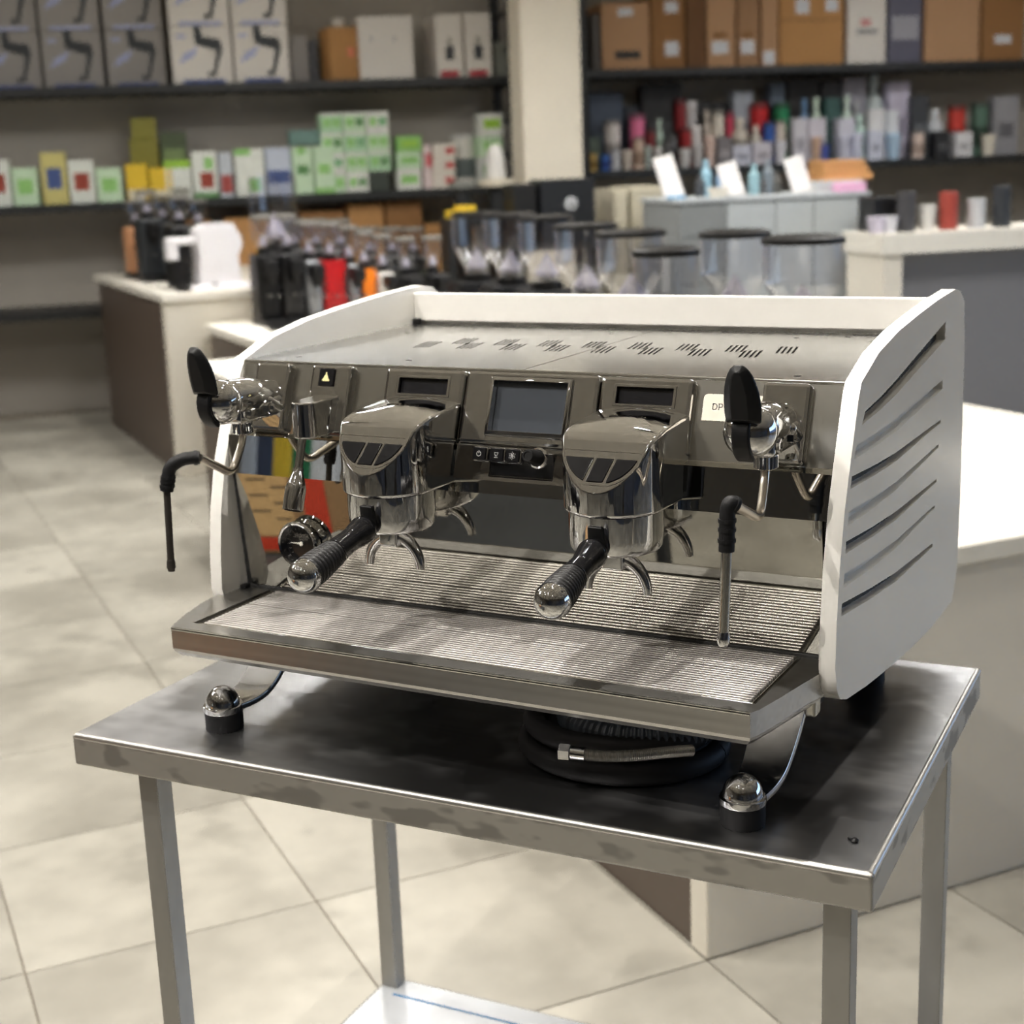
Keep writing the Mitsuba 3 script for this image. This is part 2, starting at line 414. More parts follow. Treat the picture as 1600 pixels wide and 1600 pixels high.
one('loose_screw', cat(move(lathe([(0.003, 0), (0.004, 0.002), (0.002, 0.004)], 10), (0.818, 0.052, 0)), seg_tube((0.817, 0.052, 0.0015), (0.811, 0.055, 0.0015), 0.0013, 8)), BLACKPLAS, 'tiny dark screw lying near the right front corner of the steel table', 'screw')

# ------------------------------------------------------------------ the espresso machine
M = thing('espresso_machine', 'two group chrome espresso machine with white side panels on the steel table', 'espresso machine')
XL, XR = 0.0, 0.76
# --- side panels
front = [(0.135, 0.118), (0.127, 0.145), (0.130, 0.19), (0.138, 0.245), (0.152, 0.30), (0.170, 0.345), (0.196, 0.405), (0.206, 0.421)]
crown = [(0.27, 0.442), (0.35, 0.455), (0.43, 0.4625), (0.53, 0.470), (0.63, 0.4745), (0.660, 0.470), (0.685, 0.455)]
bottom = [(0.695, 0.40), (0.700, 0.20), (0.695, 0.10), (0.67, 0.062), (0.56, 0.060), (0.45, 0.066), (0.36, 0.074), (0.25, 0.086), (0.17, 0.098), (0.147, 0.106)]
panel_poly = Polygon(front + crown + bottom)
slots = [((0.222, 0.389), (0.344, 0.403), (0.210, 0.377), (0.346, 0.387)), ((0.190, 0.360), (0.348, 0.360), (0.184, 0.347), (0.349, 0.346)),
         ((0.176, 0.331), (0.352, 0.322), (0.172, 0.319), (0.352, 0.312)), ((0.169, 0.297), (0.355, 0.288), (0.163, 0.283), (0.352, 0.279)),
         ((0.159, 0.268), (0.358, 0.254), (0.158, 0.256), (0.359, 0.244)), ((0.155, 0.236), (0.361, 0.220), (0.151, 0.222), (0.356, 0.211)),
         ((0.147, 0.207), (0.365, 0.182), (0.146, 0.194), (0.366, 0.171))]


def slot_poly(s, k):
    a, b, c, d = (np.array(q) for q in s)
    far = 0.58 - 0.006 * k
    ext_ = lambda p, q: p + (q - p) * (far - p[0]) / (q[0] - p[0])
    ue, le = ext_(a, b), ext_(c, d)
    ue[1] += 0.010; le[1] += 0.014          # they curve up towards the back
    up = [a, (a + b) / 2 + (0, -0.0012), b, ue]; lo = [c, (c + d) / 2 + (0, -0.0012), d, le]
    if ue[1] < le[1] + 0.004: ue[1] = le[1] + 0.004
    return Polygon([tuple(p) for p in up] + [tuple(p) for p in lo[::-1]]).buffer(0)


slot_polys = [slot_poly(s, k) for k, s in enumerate(slots)]
cut = panel_poly
for s in slot_polys: cut = cut.difference(s)
for x0, x1, side in ((0.758, 0.775, 1), (-0.016, 0.001, -1)):
    o0, o1, i0, i1 = (x0 + 0.006, x1, x0, x0 + 0.006) if side > 0 else (x0, x1 - 0.006, x1 - 0.006, x1)
    sp = obj('side_panel', ext(cut, o0, o1, 'yz'), WHITE, M, smooth=35, label='white lacquered side panel with slots')
    obj('inner_skin', ext(panel_poly, i0, i1, 'yz'), WHITE, sp, smooth=35)
    for k, s in enumerate(slots):
        d = 0.0004
        h0, h1 = (o0, o0 + d) if side > 0 else (o1 - d, o1)
        obj('slot_back', ext(slot_polys[k].buffer(-0.0005) if k % 2 == 0 else Polygon([np.array(s[0]) + (0.0005, -0.0003), np.array(s[1]) + (0.21, 0.006), np.array(s[1]) + (0.21, 0.0035), np.array(s[0]) + (0.0005, -0.0028)]), h0, h1, 'yz'), BLACKPLAS, sp, smooth=False)
# --- back panel
obj('back_panel', cat(cbox(0.002, 0.757, 0.604, 0.612, 0.425, 0.466, 0.0015), cbox(0.002, 0.757, 0.612, 0.66, 0.05, 0.45, 0.004)), WHITE, M, smooth=False, label='white rear panel')
obj('cover_clip', rbox(0.0015, 0.014, 0.598, 0.606, 0.421, 0.429, 0.002), BLACKPLAS, M)
# --- inner body that closes the machine below the plates
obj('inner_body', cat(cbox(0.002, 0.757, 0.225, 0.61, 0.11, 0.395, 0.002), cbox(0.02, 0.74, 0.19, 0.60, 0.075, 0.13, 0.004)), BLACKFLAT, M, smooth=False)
# --- top plates with their slots and openings
SEAM = 0.3915
slot4, opening = [], []
for k in range(-4, 12):
    for base, y0 in ((0.4030 + 0.0627 * k, 0.360), (0.4340 + 0.0625 * k, 0.402)):
        if 0.11 < base < 0.64:
            for q in range(4):
                x = base + 0.0062 * q; y = y0 + 0.0006 * q
                slot4.append(Polygon([(x - 0.0015, y), (x + 0.0015, y), (x - 0.0112, y + 0.060), (x - 0.0142, y + 0.060)]))
for k in range(8):
    x = 0.055 + 0.0865 * k; opening.append(sbox(x, 0.577, x + 0.058, 0.590))
holes = [Point(*q).buffer(0.0042) for q in ((0.055, 0.245), (0.215, 0.248), (0.055, 0.50), (0.13, 0.56), (0.345, 0.545), (0.60, 0.545), (0.66, 0.565), (0.70, 0.235), (0.70, 0.53))]
holes = shapely.union_all(holes + slot4 + opening)
for x0, x1 in ((0.0015, SEAM - 0.0008), (SEAM + 0.0008, 0.7575)):
    obj('top_plate', ext(sbox(x0, 0.206, x1, 0.6035).difference(holes), 0.4192, 0.4205), TOPSTEEL, M, smooth=False, label='mirror like steel top plate with vent slots')
obj('seam_strip', cbox(SEAM - 0.006, SEAM + 0.006, 0.21, 0.60, 0.4165, 0.4186, 0.0005), STEEL, M, smooth=False)
obj('vent_tray', cbox(0.004, 0.755, 0.215, 0.60, 0.398, 0.404, 0.001), mat('vent_dark', srgb(34, 32, 30), 0.6), M, smooth=False)
obj('opening_strip', cbox(0.03, 0.73, 0.572, 0.596, 0.4105, 0.4125, 0.0005), mat('opening_grey', srgb(150, 148, 142), 0.5), M, smooth=False)
# --- fascia plane
TAN = 0.031 / 0.082
fs, fc = TAN / math.hypot(1, TAN), 1 / math.hypot(1, TAN)
def yf(z): return 0.206 - (0.419 - z) * TAN
def onf(m, x, z):
    """Local (u along x, v up the fascia, h outward) set on the fascia at (x, z)."""
    Q = np.eye(4); Q[:3, 0] = (1, 0, 0); Q[:3, 1] = (0, fs, fc); Q[:3, 2] = (0, -fc, fs); Q[:3, 3] = (x, yf(z), z)
    m = tri(m).copy(); m.apply_transform(Q); return m
FH = (0.4195 - 0.336) / fc
obj('fascia', cat(onf(cbox(0.0015, 0.7575, 0, FH, -0.004, 0, 0.001), 0, 0.336), tube([(0.0015, 0.2068, 0.4188), (0.7575, 0.2068, 0.4188)], 0.0022, 10)), STEEL, M, label='polished steel upper fascia')
obj('lower_fascia', ext(Polygon([(yf(0.336) + 0.004, 0.340), (yf(0.336) - 0.0005, 0.3365), (0.163, 0.334), (0.1585, 0.287), (0.170, 0.287), (0.19, 0.34)]), 0.0015, 0.7575, 'yz'), MIRROR, M, smooth=False, label='mirror polished strip under the fascia')
obj('backsplash', ext(Polygon([(0.1600, 0.2868), (0.1745, 0.141), (0.1785, 0.141), (0.164, 0.2868)]), 0.010, 0.750, 'yz'), MIRROR, M, smooth=False, label='mirror polished backsplash')
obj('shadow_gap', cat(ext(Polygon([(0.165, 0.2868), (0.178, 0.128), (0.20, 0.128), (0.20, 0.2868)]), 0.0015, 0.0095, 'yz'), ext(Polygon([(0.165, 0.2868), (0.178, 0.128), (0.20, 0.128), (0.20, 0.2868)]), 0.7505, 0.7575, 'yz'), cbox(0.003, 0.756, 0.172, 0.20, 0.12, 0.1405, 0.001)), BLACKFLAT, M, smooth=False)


def rpoly(w, h, r, n=5):
    return sbox(-w / 2 + r, -h / 2 + r, w / 2 - r, h / 2 - r).buffer(r, quad_segs=n)


def rplate(x0, x1, z0, z1, h, r=0.006, b=0.004):
    m = bplate(rpoly(x1 - x0, (z1 - z0) / fc, r), h, b)
    return onf(m, (x0 + x1) / 2, (z0 + z1) / 2)


# --- group heads
def hood(cx, r_edge=0.004):
    R, cy, zb, yback = 0.0535, 0.1085, 0.2965, 0.196
    r = r_edge
    ang = np.linspace(math.pi, 2 * math.pi, 25)
    u = [(cx + (R - r) * math.cos(a), cy + (R - r) * math.sin(a)) for a in ang] + [(cx + R - r, yback), (cx - R + r, yback)]
    hw = R - r
    prof = CubicSpline([0.055, 0.0905, 0.098, 0.108, 0.125, 0.15, 0.196], [0.3205, 0.372, 0.3765, 0.3800, 0.3835, 0.3862, 0.3885])
    def top(x, y):
        base = 0.3205 + (y - 0.055) * 1.4507 if y < 0.0905 else float(prof(y))
        crown = 0.0045 * (1 - ((x - cx) / hw) ** 2) * min(1, max(0, (y - 0.0905) / 0.05))
        return base - r * 1.2 + crown - 0.0045 * min(1, max(0, (y - 0.0905) / 0.05)) * 0.6
    pts = [(x, y, zb + r) for x, y in u]
    for x, y in u[:25]:
        if y < 0.0905: pts.append((x, y, top(x, y)))
    for y in (0.0905, 0.095, 0.10, 0.108, 0.12, 0.14, 0.165, 0.196):
        w = math.sqrt(max(0, hw ** 2 - max(0, cy - y) ** 2))
        for x in np.linspace(-w, w, 11): pts.append((cx + x, y, top(cx + x, y)))
    return rhull(pts, r, 2)


def plate_frame(m, cx):
    """Local (u, v up the steep face, h out) on the steep face of a hood."""
    d = np.array([0, 0.0355, 0.0515]); d /= np.linalg.norm(d)
    n = np.cross([1, 0, 0], d)
    Q = np.eye(4); Q[:3, 0] = (1, 0, 0); Q[:3, 1] = d; Q[:3, 2] = n; Q[:3, 3] = np.array([cx, 0.055, 0.3205]) + n * 0.0003
    m = tri(m).copy(); m.apply_transform(Q); return m


GX = (0.2715, 0.5475)
for gi, cx in enumerate(GX):
    mod = difference(rplate(cx - 0.0525, cx + 0.0545, 0.338, 0.4165, 0.012, 0.006, 0.005), onf(move(cbox(-0.034, 0.034, -0.0105, 0.0105, 0.004, 0.03, 0.0005)), cx + 0.0005, 0.3965))
    g = obj('group_module', mod, CHROME, M, smooth=40, label='chrome group module with a dark display window')
    obj('display', onf(rbox(-0.0335, 0.0335, -0.0100, 0.0100, 0.0035, 0.0065, 0.001), cx + 0.0005, 0.3965), DISPLAY, g)
    obj('display_rim', onf(difference(rbox(-0.0362, 0.0362, -0.0127, 0.0127, 0.010, 0.0128, 0.001), cbox(-0.0328, 0.0328, -0.0093, 0.0093, 0.0, 0.03, 0.0005)), cx + 0.0005, 0.3965), CHROME, g)
    h = obj('group_head', cat(hood(cx), rhull([(cx + sx * 0.0455, y, z) for sx in (-1, 1) for y in (0.15, 0.19) for z in (0.306, 0.372)], 0.008, 2)), CHROME, M, smooth=38, label='chrome group head with slanted button plate')
    # raised D shaped rim and three black keys on the slanted face
    D = Point(0, 0.054).buffer(0.0455, quad_segs=24).intersection(sbox(-0.1, 0.0, 0.1, 0.050)).intersection(sbox(-0.1, 0.0105, 0.1, 0.1))
    D = D.buffer(-0.003).buffer(0.003)
    rim = D.difference(D.buffer(-0.0020))
    obj('key_rim', plate_frame(ext(rim, -0.001, 0.0016), cx), CHROME, h, smooth=False)
    K = D.buffer(-0.0035).intersection(sbox(-0.1, 0, 0.1, 0.0405))
    sl = 0.18
    for u0, u1 in ((-0.06, -0.0145), (-0.0115, 0.0075), (0.0105, 0.06)):
        strip = Polygon([(u0 - 0.004, 0), (u1 - 0.004, 0), (u1 + sl * 0.05, 0.05), (u0 + sl * 0.05, 0.05)])
        kp = K.intersection(strip).buffer(-0.0008).buffer(0.0006)
        obj('key', plate_frame(bplate(kp.convex_hull, 0.0022, 0.0007), cx), BLACKGLOSS, h, smooth=20, label='black push key')
    txt = meshkit.text_mesh('Black Eagle', 0.0055, 0.0008, True); txt.apply_translation((-txt.bounds[1][0] / 2, 0, 0))
    q = move(txt, rotx=6.0); obj('lettering', move(q, (cx, 0.140, 0.3858)), CHROME, h, smooth=False)

# --- screen module
SX0, SX1 = 0.3275, 0.4935
smod = difference(rplate(SX0, SX1, 0.3385, 0.4165, 0.012, 0.005, 0.004), onf(cbox(-0.0475, 0.0475, -0.0300, 0.0300, 0.003, 0.03, 0.0005), 0.4125, 0.3795))
s = obj('screen_module', smod, CHROME, M, smooth=40, label='chrome centre module with the screen')
obj('screen', onf(rbox(-0.0468, 0.0468, -0.0293, 0.0293, 0.0035, 0.0065, 0.001), 0.4125, 0.3795), SCREEN, s, label='switched off grey screen')
obj('screen_frame', onf(difference(bplate(rpoly(0.104, 0.069, 0.003), 0.0165, 0.005), cbox(-0.0460, 0.0460, -0.0285, 0.0285, -0.01, 0.04, 0.0005)), 0.4125, 0.3790), CHROME, s)
low = ext(Polygon([(yf(0.34), 0.345), (yf(0.34) - 0.0118, 0.3405), (0.152, 0.304), (0.165, 0.304)]), SX0, SX1, 'yz')
rec = ext(Polygon([(0.150, 0.3365), (0.1585, 0.3365), (0.162, 0.308), (0.14, 0.308)]), 0.372, 0.452, 'yz')
c = obj('control_panel', difference(low, rec), CHROME, M, smooth=30, label='chrome control strip under the screen')
obj('recess', ext(Polygon([(0.1578, 0.3363), (0.160, 0.3363), (0.1625, 0.3085), (0.1605, 0.3085)]), 0.3725, 0.4515, 'yz'), BLACKGLOSS, c, smooth=False)
ctlm = np.array([0, fs * 0.9, fc]); ctln = np.array([0, -fc, fs * 0.9])
def ctl(m, x, z, y):
    Q = np.eye(4); ca, sa = math.cos(0.31), math.sin(0.31)
    Q[:3, 1] = (0, sa, ca); Q[:3, 2] = (0, -ca, sa); Q[:3, 3] = (x, y, z)
    m = tri(m).copy(); m.apply_transform(Q); return m
icon_power = cat(ext(Point(0, 0).buffer(0.0030).difference(Point(0, 0).buffer(0.0023)).difference(sbox(-0.0010, 0.001, 0.0010, 0.01)), 0, 0.0003), ext(sbox(-0.0004, 0.0004, 0.0004, 0.0038), 0, 0.0003))
icon_cup = cat(ext(Polygon([(-0.0026, 0.0026), (0.0026, 0.0026), (0.0012, -0.0014), (-0.0012, -0.0014)]).difference(Polygon([(-0.0018, 0.002), (0.0018, 0.002), (0.0008, -0.0008), (-0.0008, -0.0008)])), 0, 0.0003), ext(sbox(-0.0022, -0.0032, 0.0022, -0.0026), 0, 0.0003))
icon_snow = cat(*[move(ext(sbox(-0.0034, -0.0004, 0.0034, 0.0004), 0, 0.0003), rotz=60 * k) for k in range(3)], *[move(ext(sbox(0.0016, -0.0003, 0.0030, 0.0003), 0, 0.0003), (0.0022 * math.cos(math.radians(60 * k)), 0.0022 * math.sin(math.radians(60 * k)), 0), rotz=60 * k + 60) for k in range(6)])
for x, ic, nm in ((0.3625, icon_power, 'power_button'), (0.3845, icon_cup, 'cup_button'), (0.4045, icon_snow, 'cooling_button')):
    b = obj('button_frame', ctl(bplate(rpoly(0.0195, 0.0175, 0.003), 0.006, 0.002), x, 0.3318, 0.1625 - 0.003), CHROME, c)
    obj(nm, ctl(move(bplate(rpoly(0.0165, 0.0145, 0.002), 0.003, 0.001), (0, 0, 0.0055)), x, 0.3318, 0.1625 - 0.003), BLACKGLOSS, M, label='black square push button')
    obj('icon', ctl(move(ic, (0, -0.0005, 0.0086)), x, 0.3318, 0.1625 - 0.003), GREYTXT, M + '__' + nm, smooth=False)
kn = lathe([(0.0095, 0), (0.0095, 0.004), (0.0085, 0.006), (0.0080, 0.016), (0.0070, 0.018), (0.0070, 0.026), (0.0062, 0.0275), (0.0045, 0.0275), (0.0042, 0.0262)], 28)
obj('control_knob', ctl(kn, 0.4325, 0.3310, 0.160), BLACKPLAS, M, label='black joystick knob')
obj('knob_collar', ctl(lathe([(0.0118, 0), (0.0118, 0.003), (0.0095, 0.005)], 28), 0.4325, 0.3310, 0.161), CHROME, M)

# --- steam valves, hot water outlet
def steam_module(x0, x1):
    cx = (x0 + x1) / 2
    g = obj('steam_module', cat(rplate(x0, x1, 0.338, 0.4165, 0.012, 0.005, 0.004)), CHROME, M, smooth=40, label='chrome steam valve plate')
    return g, cx


BY, BZ, BR = 0.086, 0.3885, 0.0262
for gi, (x0, x1, cx) in enumerate(((0.030, 0.0805, 0.0555), (0.677, 0.7275, 0.7010))):
    g, _ = steam_module(x0, x1)
    body = lathe([(0.0215, 0), (0.0235, 0.004), (0.0235, 0.034), (0.0215, 0.048), (0.0170, 0.068), (0.0150, 0.085), (0.0160, 0.098)], 36)
    v = obj('steam_valve', along(body, (cx, BY + 0.012, BZ), (cx, BY + 0.112, BZ - 0.004)), CHROME, M, smooth=40, label='chrome steam valve body')
    lower = cat(rhull([(cx + sx * 0.014, y, z) for sx in (-1, 1) for y in (BY + 0.016, BY + 0.095) for z in (0.3665, 0.378)], 0.006, 2), rhull([(cx + sx * 0.018, BY + 0.07, 0.38) for sx in (-1, 1)] + [(cx + sx * 0.018, BY + 0.105, 0.36) for sx in (-1, 1)], 0.006, 2))
    obj('valve_block', lower, CHROME, v, smooth=40)
    for y in (BY + 0.022, BY + 0.066): obj('hexagon_nut', along(lathe([(0.0072, 0), (0.0072, 0.004), (0.0045, 0.0042), (0.0045, 0.0015)], 6), (cx + 0.0195, y, 0.372), (cx + 0.04, y, 0.372)), CHROME, v, smooth=False)
    obj('ball', move(trimesh.creation.icosphere(4, BR), (cx, BY, BZ)), CHROME, v, smooth=True, label='chrome ball joint')
    nut = lathe([(0.0085, 0), (0.0115, 0.002), (0.0115, 0.014), (0.010, 0.016), (0.010, 0.022)], 36)
    nv = np.array(nut.vertices); rr = np.hypot(nv[:, 0], nv[:, 1]); aa = np.arctan2(nv[:, 1], nv[:, 0])
    k = np.where(rr > 0.011, 1 + 0.05 * np.sign(np.sin(aa * 18 + 0.1)), 1.0); nut.vertices = nv * np.c_[k, k, np.ones_like(k)]
    obj('knurled_nut', move(nut, (cx + 0.004, 0.120, 0.345)), CHROME, v, smooth=False)
    # black paddle lever: a leaf on a strap that runs over the ball
    us = np.linspace(0, 1, 22)
    half = lambda q: 0.0185 * np.sqrt(np.clip(1 - ((q - 0.24) / 0.78) ** 2, 0, 1)) if q > 0.24 else 0.0185 - 0.0010 * (0.24 - q) / 0.24
    lobe = [(half(q), q * 0.0585) for q in us]
    leaf = Polygon([(x, y) for x, y in lobe] + [(-x, y) for x, y in lobe[::-1]]).buffer(0)
    pts = np.array(leaf.buffer(-0.003).exterior.coords)[:-1]
    pr3 = [(x, 0.003 * (x / 0.0165) ** 2, z) for x, z in pts]
    leafm = rhull([(p[0], p[1], p[2]) for p in pr3] + [(p[0] * 0.5, -0.004, p[2] * 0.85 + 0.005) for p in pr3], 0.003, 1)
    leafm = move(leafm, (cx + 0.002, BY - 0.027, 0.4005), rotx=12)
    strap_path = [(cx, BY - BR * 1.04 * math.cos(a) - 0.001, BZ + BR * 1.04 * math.sin(a)) for a in np.radians(np.linspace(46, -62, 14))]
    strap = [rhull([(p[0] + sx, p[1], p[2]) for p in strap_path[k:k + 2] for sx in (-0.0062, 0.0062)], 0.0030, 1) for k in range(13)]
    strap = m3.Manifold.batch_boolean([m3.Manifold(m3.Mesh(np.asarray(q.vertices, np.float32), np.asarray(q.faces, np.uint32))) for q in strap], m3.OpType.Add)
    obj('lever', cat(leafm, strap), BLACKPLAS, M, smooth=40, label='black paddle lever of the steam valve')
# wands
WL = [(0.0595, 0.120, 0.350), (0.0600, 0.115, 0.335), (0.0655, 0.086, 0.304), (0.074, 0.022, 0.3365)]
WR = [(0.7050, 0.120, 0.350), (0.7055, 0.115, 0.335), (0.7115, 0.084, 0.3035), (0.7085, 0.024, 0.3300)]
for pts, el, tip, dark in ((WL, [(0.074, 0.022, 0.3365), (0.060, 0.012, 0.337), (0.044, 0.004, 0.328), (0.040, 0.001, 0.300)], (0.0385, -0.002, 0.2065), True),
                           (WR, [(0.7085, 0.024, 0.3300), (0.7045, 0.019, 0.334), (0.7025, 0.018, 0.326), (0.7015, 0.018, 0.287)], (0.6985, 0.016, 0.1945), False)):
    w = obj('steam_wand', tube(bent(pts, 0.016, 8), 0.0048, 16), COPPER if not dark else COPPER, M, smooth=40, label='steam wand pipe')
    ep = bent(el, 0.010, 6)
    obj('elbow_sleeve', cat(tube(ep, 0.0075, 16), *[along(lathe([(0.0086, -0.0018), (0.0086, 0.0018)], 16), p, p + np.array(d)) for p, d in ((ep[-2] * 0.85 + ep[-1] * 0.15, (0, 0, -1)), (ep[-2] * 0.6 + ep[-1] * 0.4, (0, 0, -1)), (ep[-2] * 0.3 + ep[-1] * 0.7, (0, 0, -1)), (ep[0] * 0.5 + ep[1] * 0.5, ep[1] - ep[0]))]), BLACKRUB, w, smooth=40, label='black rubber grip sleeve')
    e = ep[-1]; tip = np.array(tip)
    if dark: obj('spout_pipe', seg_tube(e, tip, 0.0040, 14), mat('dark_pipe', srgb(74, 70, 66), 0.25, 0.6), w)
    else: obj('spout_pipe', seg_tube(e, tip + (e - tip) * 0.14, 0.0052, 16), STEEL, w)
    obj('steam_tip', along(lathe([(0.0045, 0), (0.0062, 0.003), (0.0066, 0.008), (0.0050, 0.015), (0.0048, 0.018)], 18) if not dark else lathe([(0.003, 0), (0.0052, 0.004), (0.0048, 0.012), (0.004, 0.014)], 16), tip, e), CHROME if not dark else mat('dark_pipe', srgb(74, 70, 66), 0.25, 0.6), w, smooth=40)
g = obj('hot_water_module', cat(rplate(0.113, 0.171, 0.338, 0.4165, 0.012, 0.005, 0.004), rhull([(0.1420 + 0.0135 * math.cos(a), 0.134 + 0.0135 * math.sin(a), z) for a in np.linspace(math.pi, 2 * math.pi, 13) for z in (0.346, 0.3835)] + [(0.1420 + sx * 0.0135, 0.19, z) for sx in (-1, 1) for z in (0.346, 0.3835)], 0.0025, 2)), CHROME, M, smooth=40, label='chrome hot water outlet module')
b = obj('hot_water_button', onf(move(bplate(rpoly(0.0215, 0.0215, 0.0015), 0.004, 0.001), (0, 0, 0.0105)), 0.1375, 0.4015), BLACKGLOSS, M, label='black hot water button with a gold symbol')
obj('icon', onf(move(cat(ext(Polygon([(-0.0052, -0.005), (0.0052, -0.005), (0.0052, -0.0025), (0.0034, -0.0020), (0.0028, 0.0012), (0.0010, 0.0028), (0.0007, 0.006), (-0.0007, 0.006), (-0.0010, 0.0028), (-0.0028, 0.0012), (-0.0034, -0.0020), (-0.0052, -0.0025)]), 0, 0.0003)), (0, 0, 0.0146)), 0.1375, 0.4015), GOLD, M + '__hot_water_button', smooth=False)
hp, hq = np.array([0.143, 0.124, 0.346]), np.array([0.143, 0.095, 0.264])
w = obj('hot_water_spout', seg_tube(hp, hp + (hq - hp) * 0.62, 0.0050, 16), STEEL, M, smooth=40, label='hot water spout with a bell nozzle')
obj('nozzle', along(lathe([(0.0100, 0), (0.0122, 0.001), (0.0122, 0.026), (0.0100, 0.034), (0.0066, 0.044), (0.0062, 0.050)], 30), hq, hp), CHROME, w, smooth=40)
obj('spout_opening', along(lathe([(0.0095, -0.0006), (0.0095, 0.0004)], 24), hq, hp), BLACKPLAS, w)
# --- paper label on the fascia
lab = obj('paper_label', onf(move(ext(rpoly(0.075, 0.0285, 0.005).union(sbox(-0.0375, -0.01425, 0.0375, 0)), 0, 0.0004), (0, 0, 0)), 0.6480, 0.3905), PAPER, M, smooth=False, label='cream paper label reading DP-')
tx = meshkit.text_mesh('DP-', 0.0068, 0.0003); obj('print', onf(move(tx, (-0.0275, -0.0025, 0.0004)), 0.6480, 0.3905), INK, M + '__paper_label', smooth=False)
# --- pressure gauge
gn = np.array([0, -0.996, -0.0]); gc = np.array([0.1030, 0.1660, 0.2050])
g = obj('pressure_gauge', along(lathe([(0.0245, 0.0), (0.0262, 0.009), (0.0290, 0.010), (0.0292, 0.014), (0.0272, 0.0165), (0.0250, 0.0155), (0.0240, 0.004), (0.0, 0.0035)], 44, closed=False), gc, gc + gn), CHROME, M, smooth=40, label='round pressure gauge with a chrome bezel')
def gf(m, h):
    Q = np.eye(4); Q[:3, 0] = (1, 0, 0); Q[:3, 1] = (0, 0, 1); Q[:3, 2] = (0, -1, 0); Q[:3, 3] = gc + gn * h
    m = tri(m).copy(); m.apply_transform(Q); return m
obj('dial', gf(lathe([(0.0242, 0), (0.0242, 0.001)], 40), 0.0038), BLACKGLOSS, g)
obj('needle', gf(cat(ext(Polygon([(-0.016, -0.0004), (0.001, -0.0009), (0.001, 0.0009), (-0.016, 0.0004)]), 0, 0.0006), lathe([(0.0026, 0), (0.0026, 0.0012)], 18)), 0.0062), mat('white_print', srgb(225, 222, 214), 0.5), g, smooth=False)
tk = []
for k in range(16):
    a = math.radians(-40 + 260 * k / 15); tk.append(move(ext(sbox(0.0175, -0.0002, 0.0205, 0.0002), 0, 0.0003), rotz=math.degrees(a)))
vt = meshkit.text_mesh('Victoria', 0.0042, 0.0003, True); vt.apply_translation((-vt.bounds[1][0] / 2, 0.0085, 0))
ba = meshkit.text_mesh('BAR  PSI', 0.0022, 0.0003); ba.apply_translation((-ba.bounds[1][0] / 2 + 0.003, 0.0038, 0))
obj('markings', gf(cat(*tk, vt, ba, ext(sbox(-0.012, 0.0072, 0.012, 0.0076), 0, 0.0003)), 0.0052), mat('grey_mark', srgb(120, 116, 110), 0.5), g, smooth=False)

# --- drip tray
ZT = 0.137
left = [(0.028, 0.0), (0.022, 0.012), (0.008, 0.050), (-0.004, 0.095), (-0.008, 0.125), (-0.006, 0.165), (-0.003, 0.19)]
right = [(0.763, 0.19), (0.762, 0.165), (0.758, 0.125), (0.752, 0.095), (0.744, 0.050), (0.736, 0.012), (0.731, 0.0)]
outline = Polygon(left + right)
HO, RIMI = (0.046, 0.030, 0.722, 0.172), 0.004
well = sbox(0.0405, 0.024, 0.7275, 0.172)
tray_up = ext(outline.difference(well), 0.112, ZT)
lowp = [np.c_[np.array(outline.buffer(-d, join_style=2).exterior.coords)[:-1], np.full(len(np.array(outline.buffer(-d, join_style=2).exterior.coords)) - 1, z)] for d, z in ((0.0, 0.1125), (0.0015, 0.108), (0.008, 0.1015), (0.03, 0.1005))]
tray_low = m3.Manifold.hull_points(np.vstack(lowp))
dt = obj('drip_tray', cat(tray_up, tray_low), BRUSHED, M, smooth=25, label='brushed steel drip tray')
obj('front_lip', tube([(0.0285, 0.001, ZT - 0.0016), (0.7305, 0.001, ZT - 0.0016)], 0.0021, 10), STEEL, dt)
obj('tray_well', cbox(0.041, 0.727, 0.0245, 0.171, 0.1145, 0.116, 0.0002), mat('well_dark', srgb(26, 23, 20), 0.6), dt, smooth=False)
gx0, gx1 = 0.049, 0.7205
obj('grate_frame', cat(*[tube([(gx0 - 0.003, y, ZT - 0.003), (gx1 + 0.003, y, ZT - 0.003)], 0.0022, 8) for y in (0.0290,)], *[tube([(x, 0.0290, ZT - 0.003), (x, 0.170, ZT - 0.003)], 0.0022, 8) for x in (gx0 - 0.003, gx1 + 0.003)]), STEEL, dt)
for x in (0.17, 0.29, 0.385, 0.48, 0.60):
    obj('grate_rib', cbox(x - 0.0012, x + 0.0012, 0.029, 0.171, ZT - 0.009, ZT - 0.0032, 0.0003), STEEL, dt, smooth=False)
bars = [0.0335 + 0.0064 * k for k in range(13)] + [0.1180 + 0.0064 * k for k in range(9)]
bar_mesh = rhull([(x, y, z) for x in (gx0 + 0.002, gx1 - 0.002) for y in (-0.0010, 0.0010) for z in (ZT - 0.0050, ZT - 0.0014)], 0.0007, 1)
bar_ply = mikit.ply(bar_mesh, BAR, smooth=30)
for y in bars:
    scene[numbered(dt + '__grate_bar')] = {**bar_ply, 'to_world': T().translate([0, y, 0])}
obj('bracket', rhull([(x, y, z) for x in (0.748, 0.7525) for y in (0.128, 0.140) for z in (0.094, 0.130)], 0.004, 2), STEEL, M, smooth=40)
obj('bracket', rbox(0.001, 0.010, 0.16, 0.172, 0.125, 0.142, 0.002), BLACKPLAS, M)

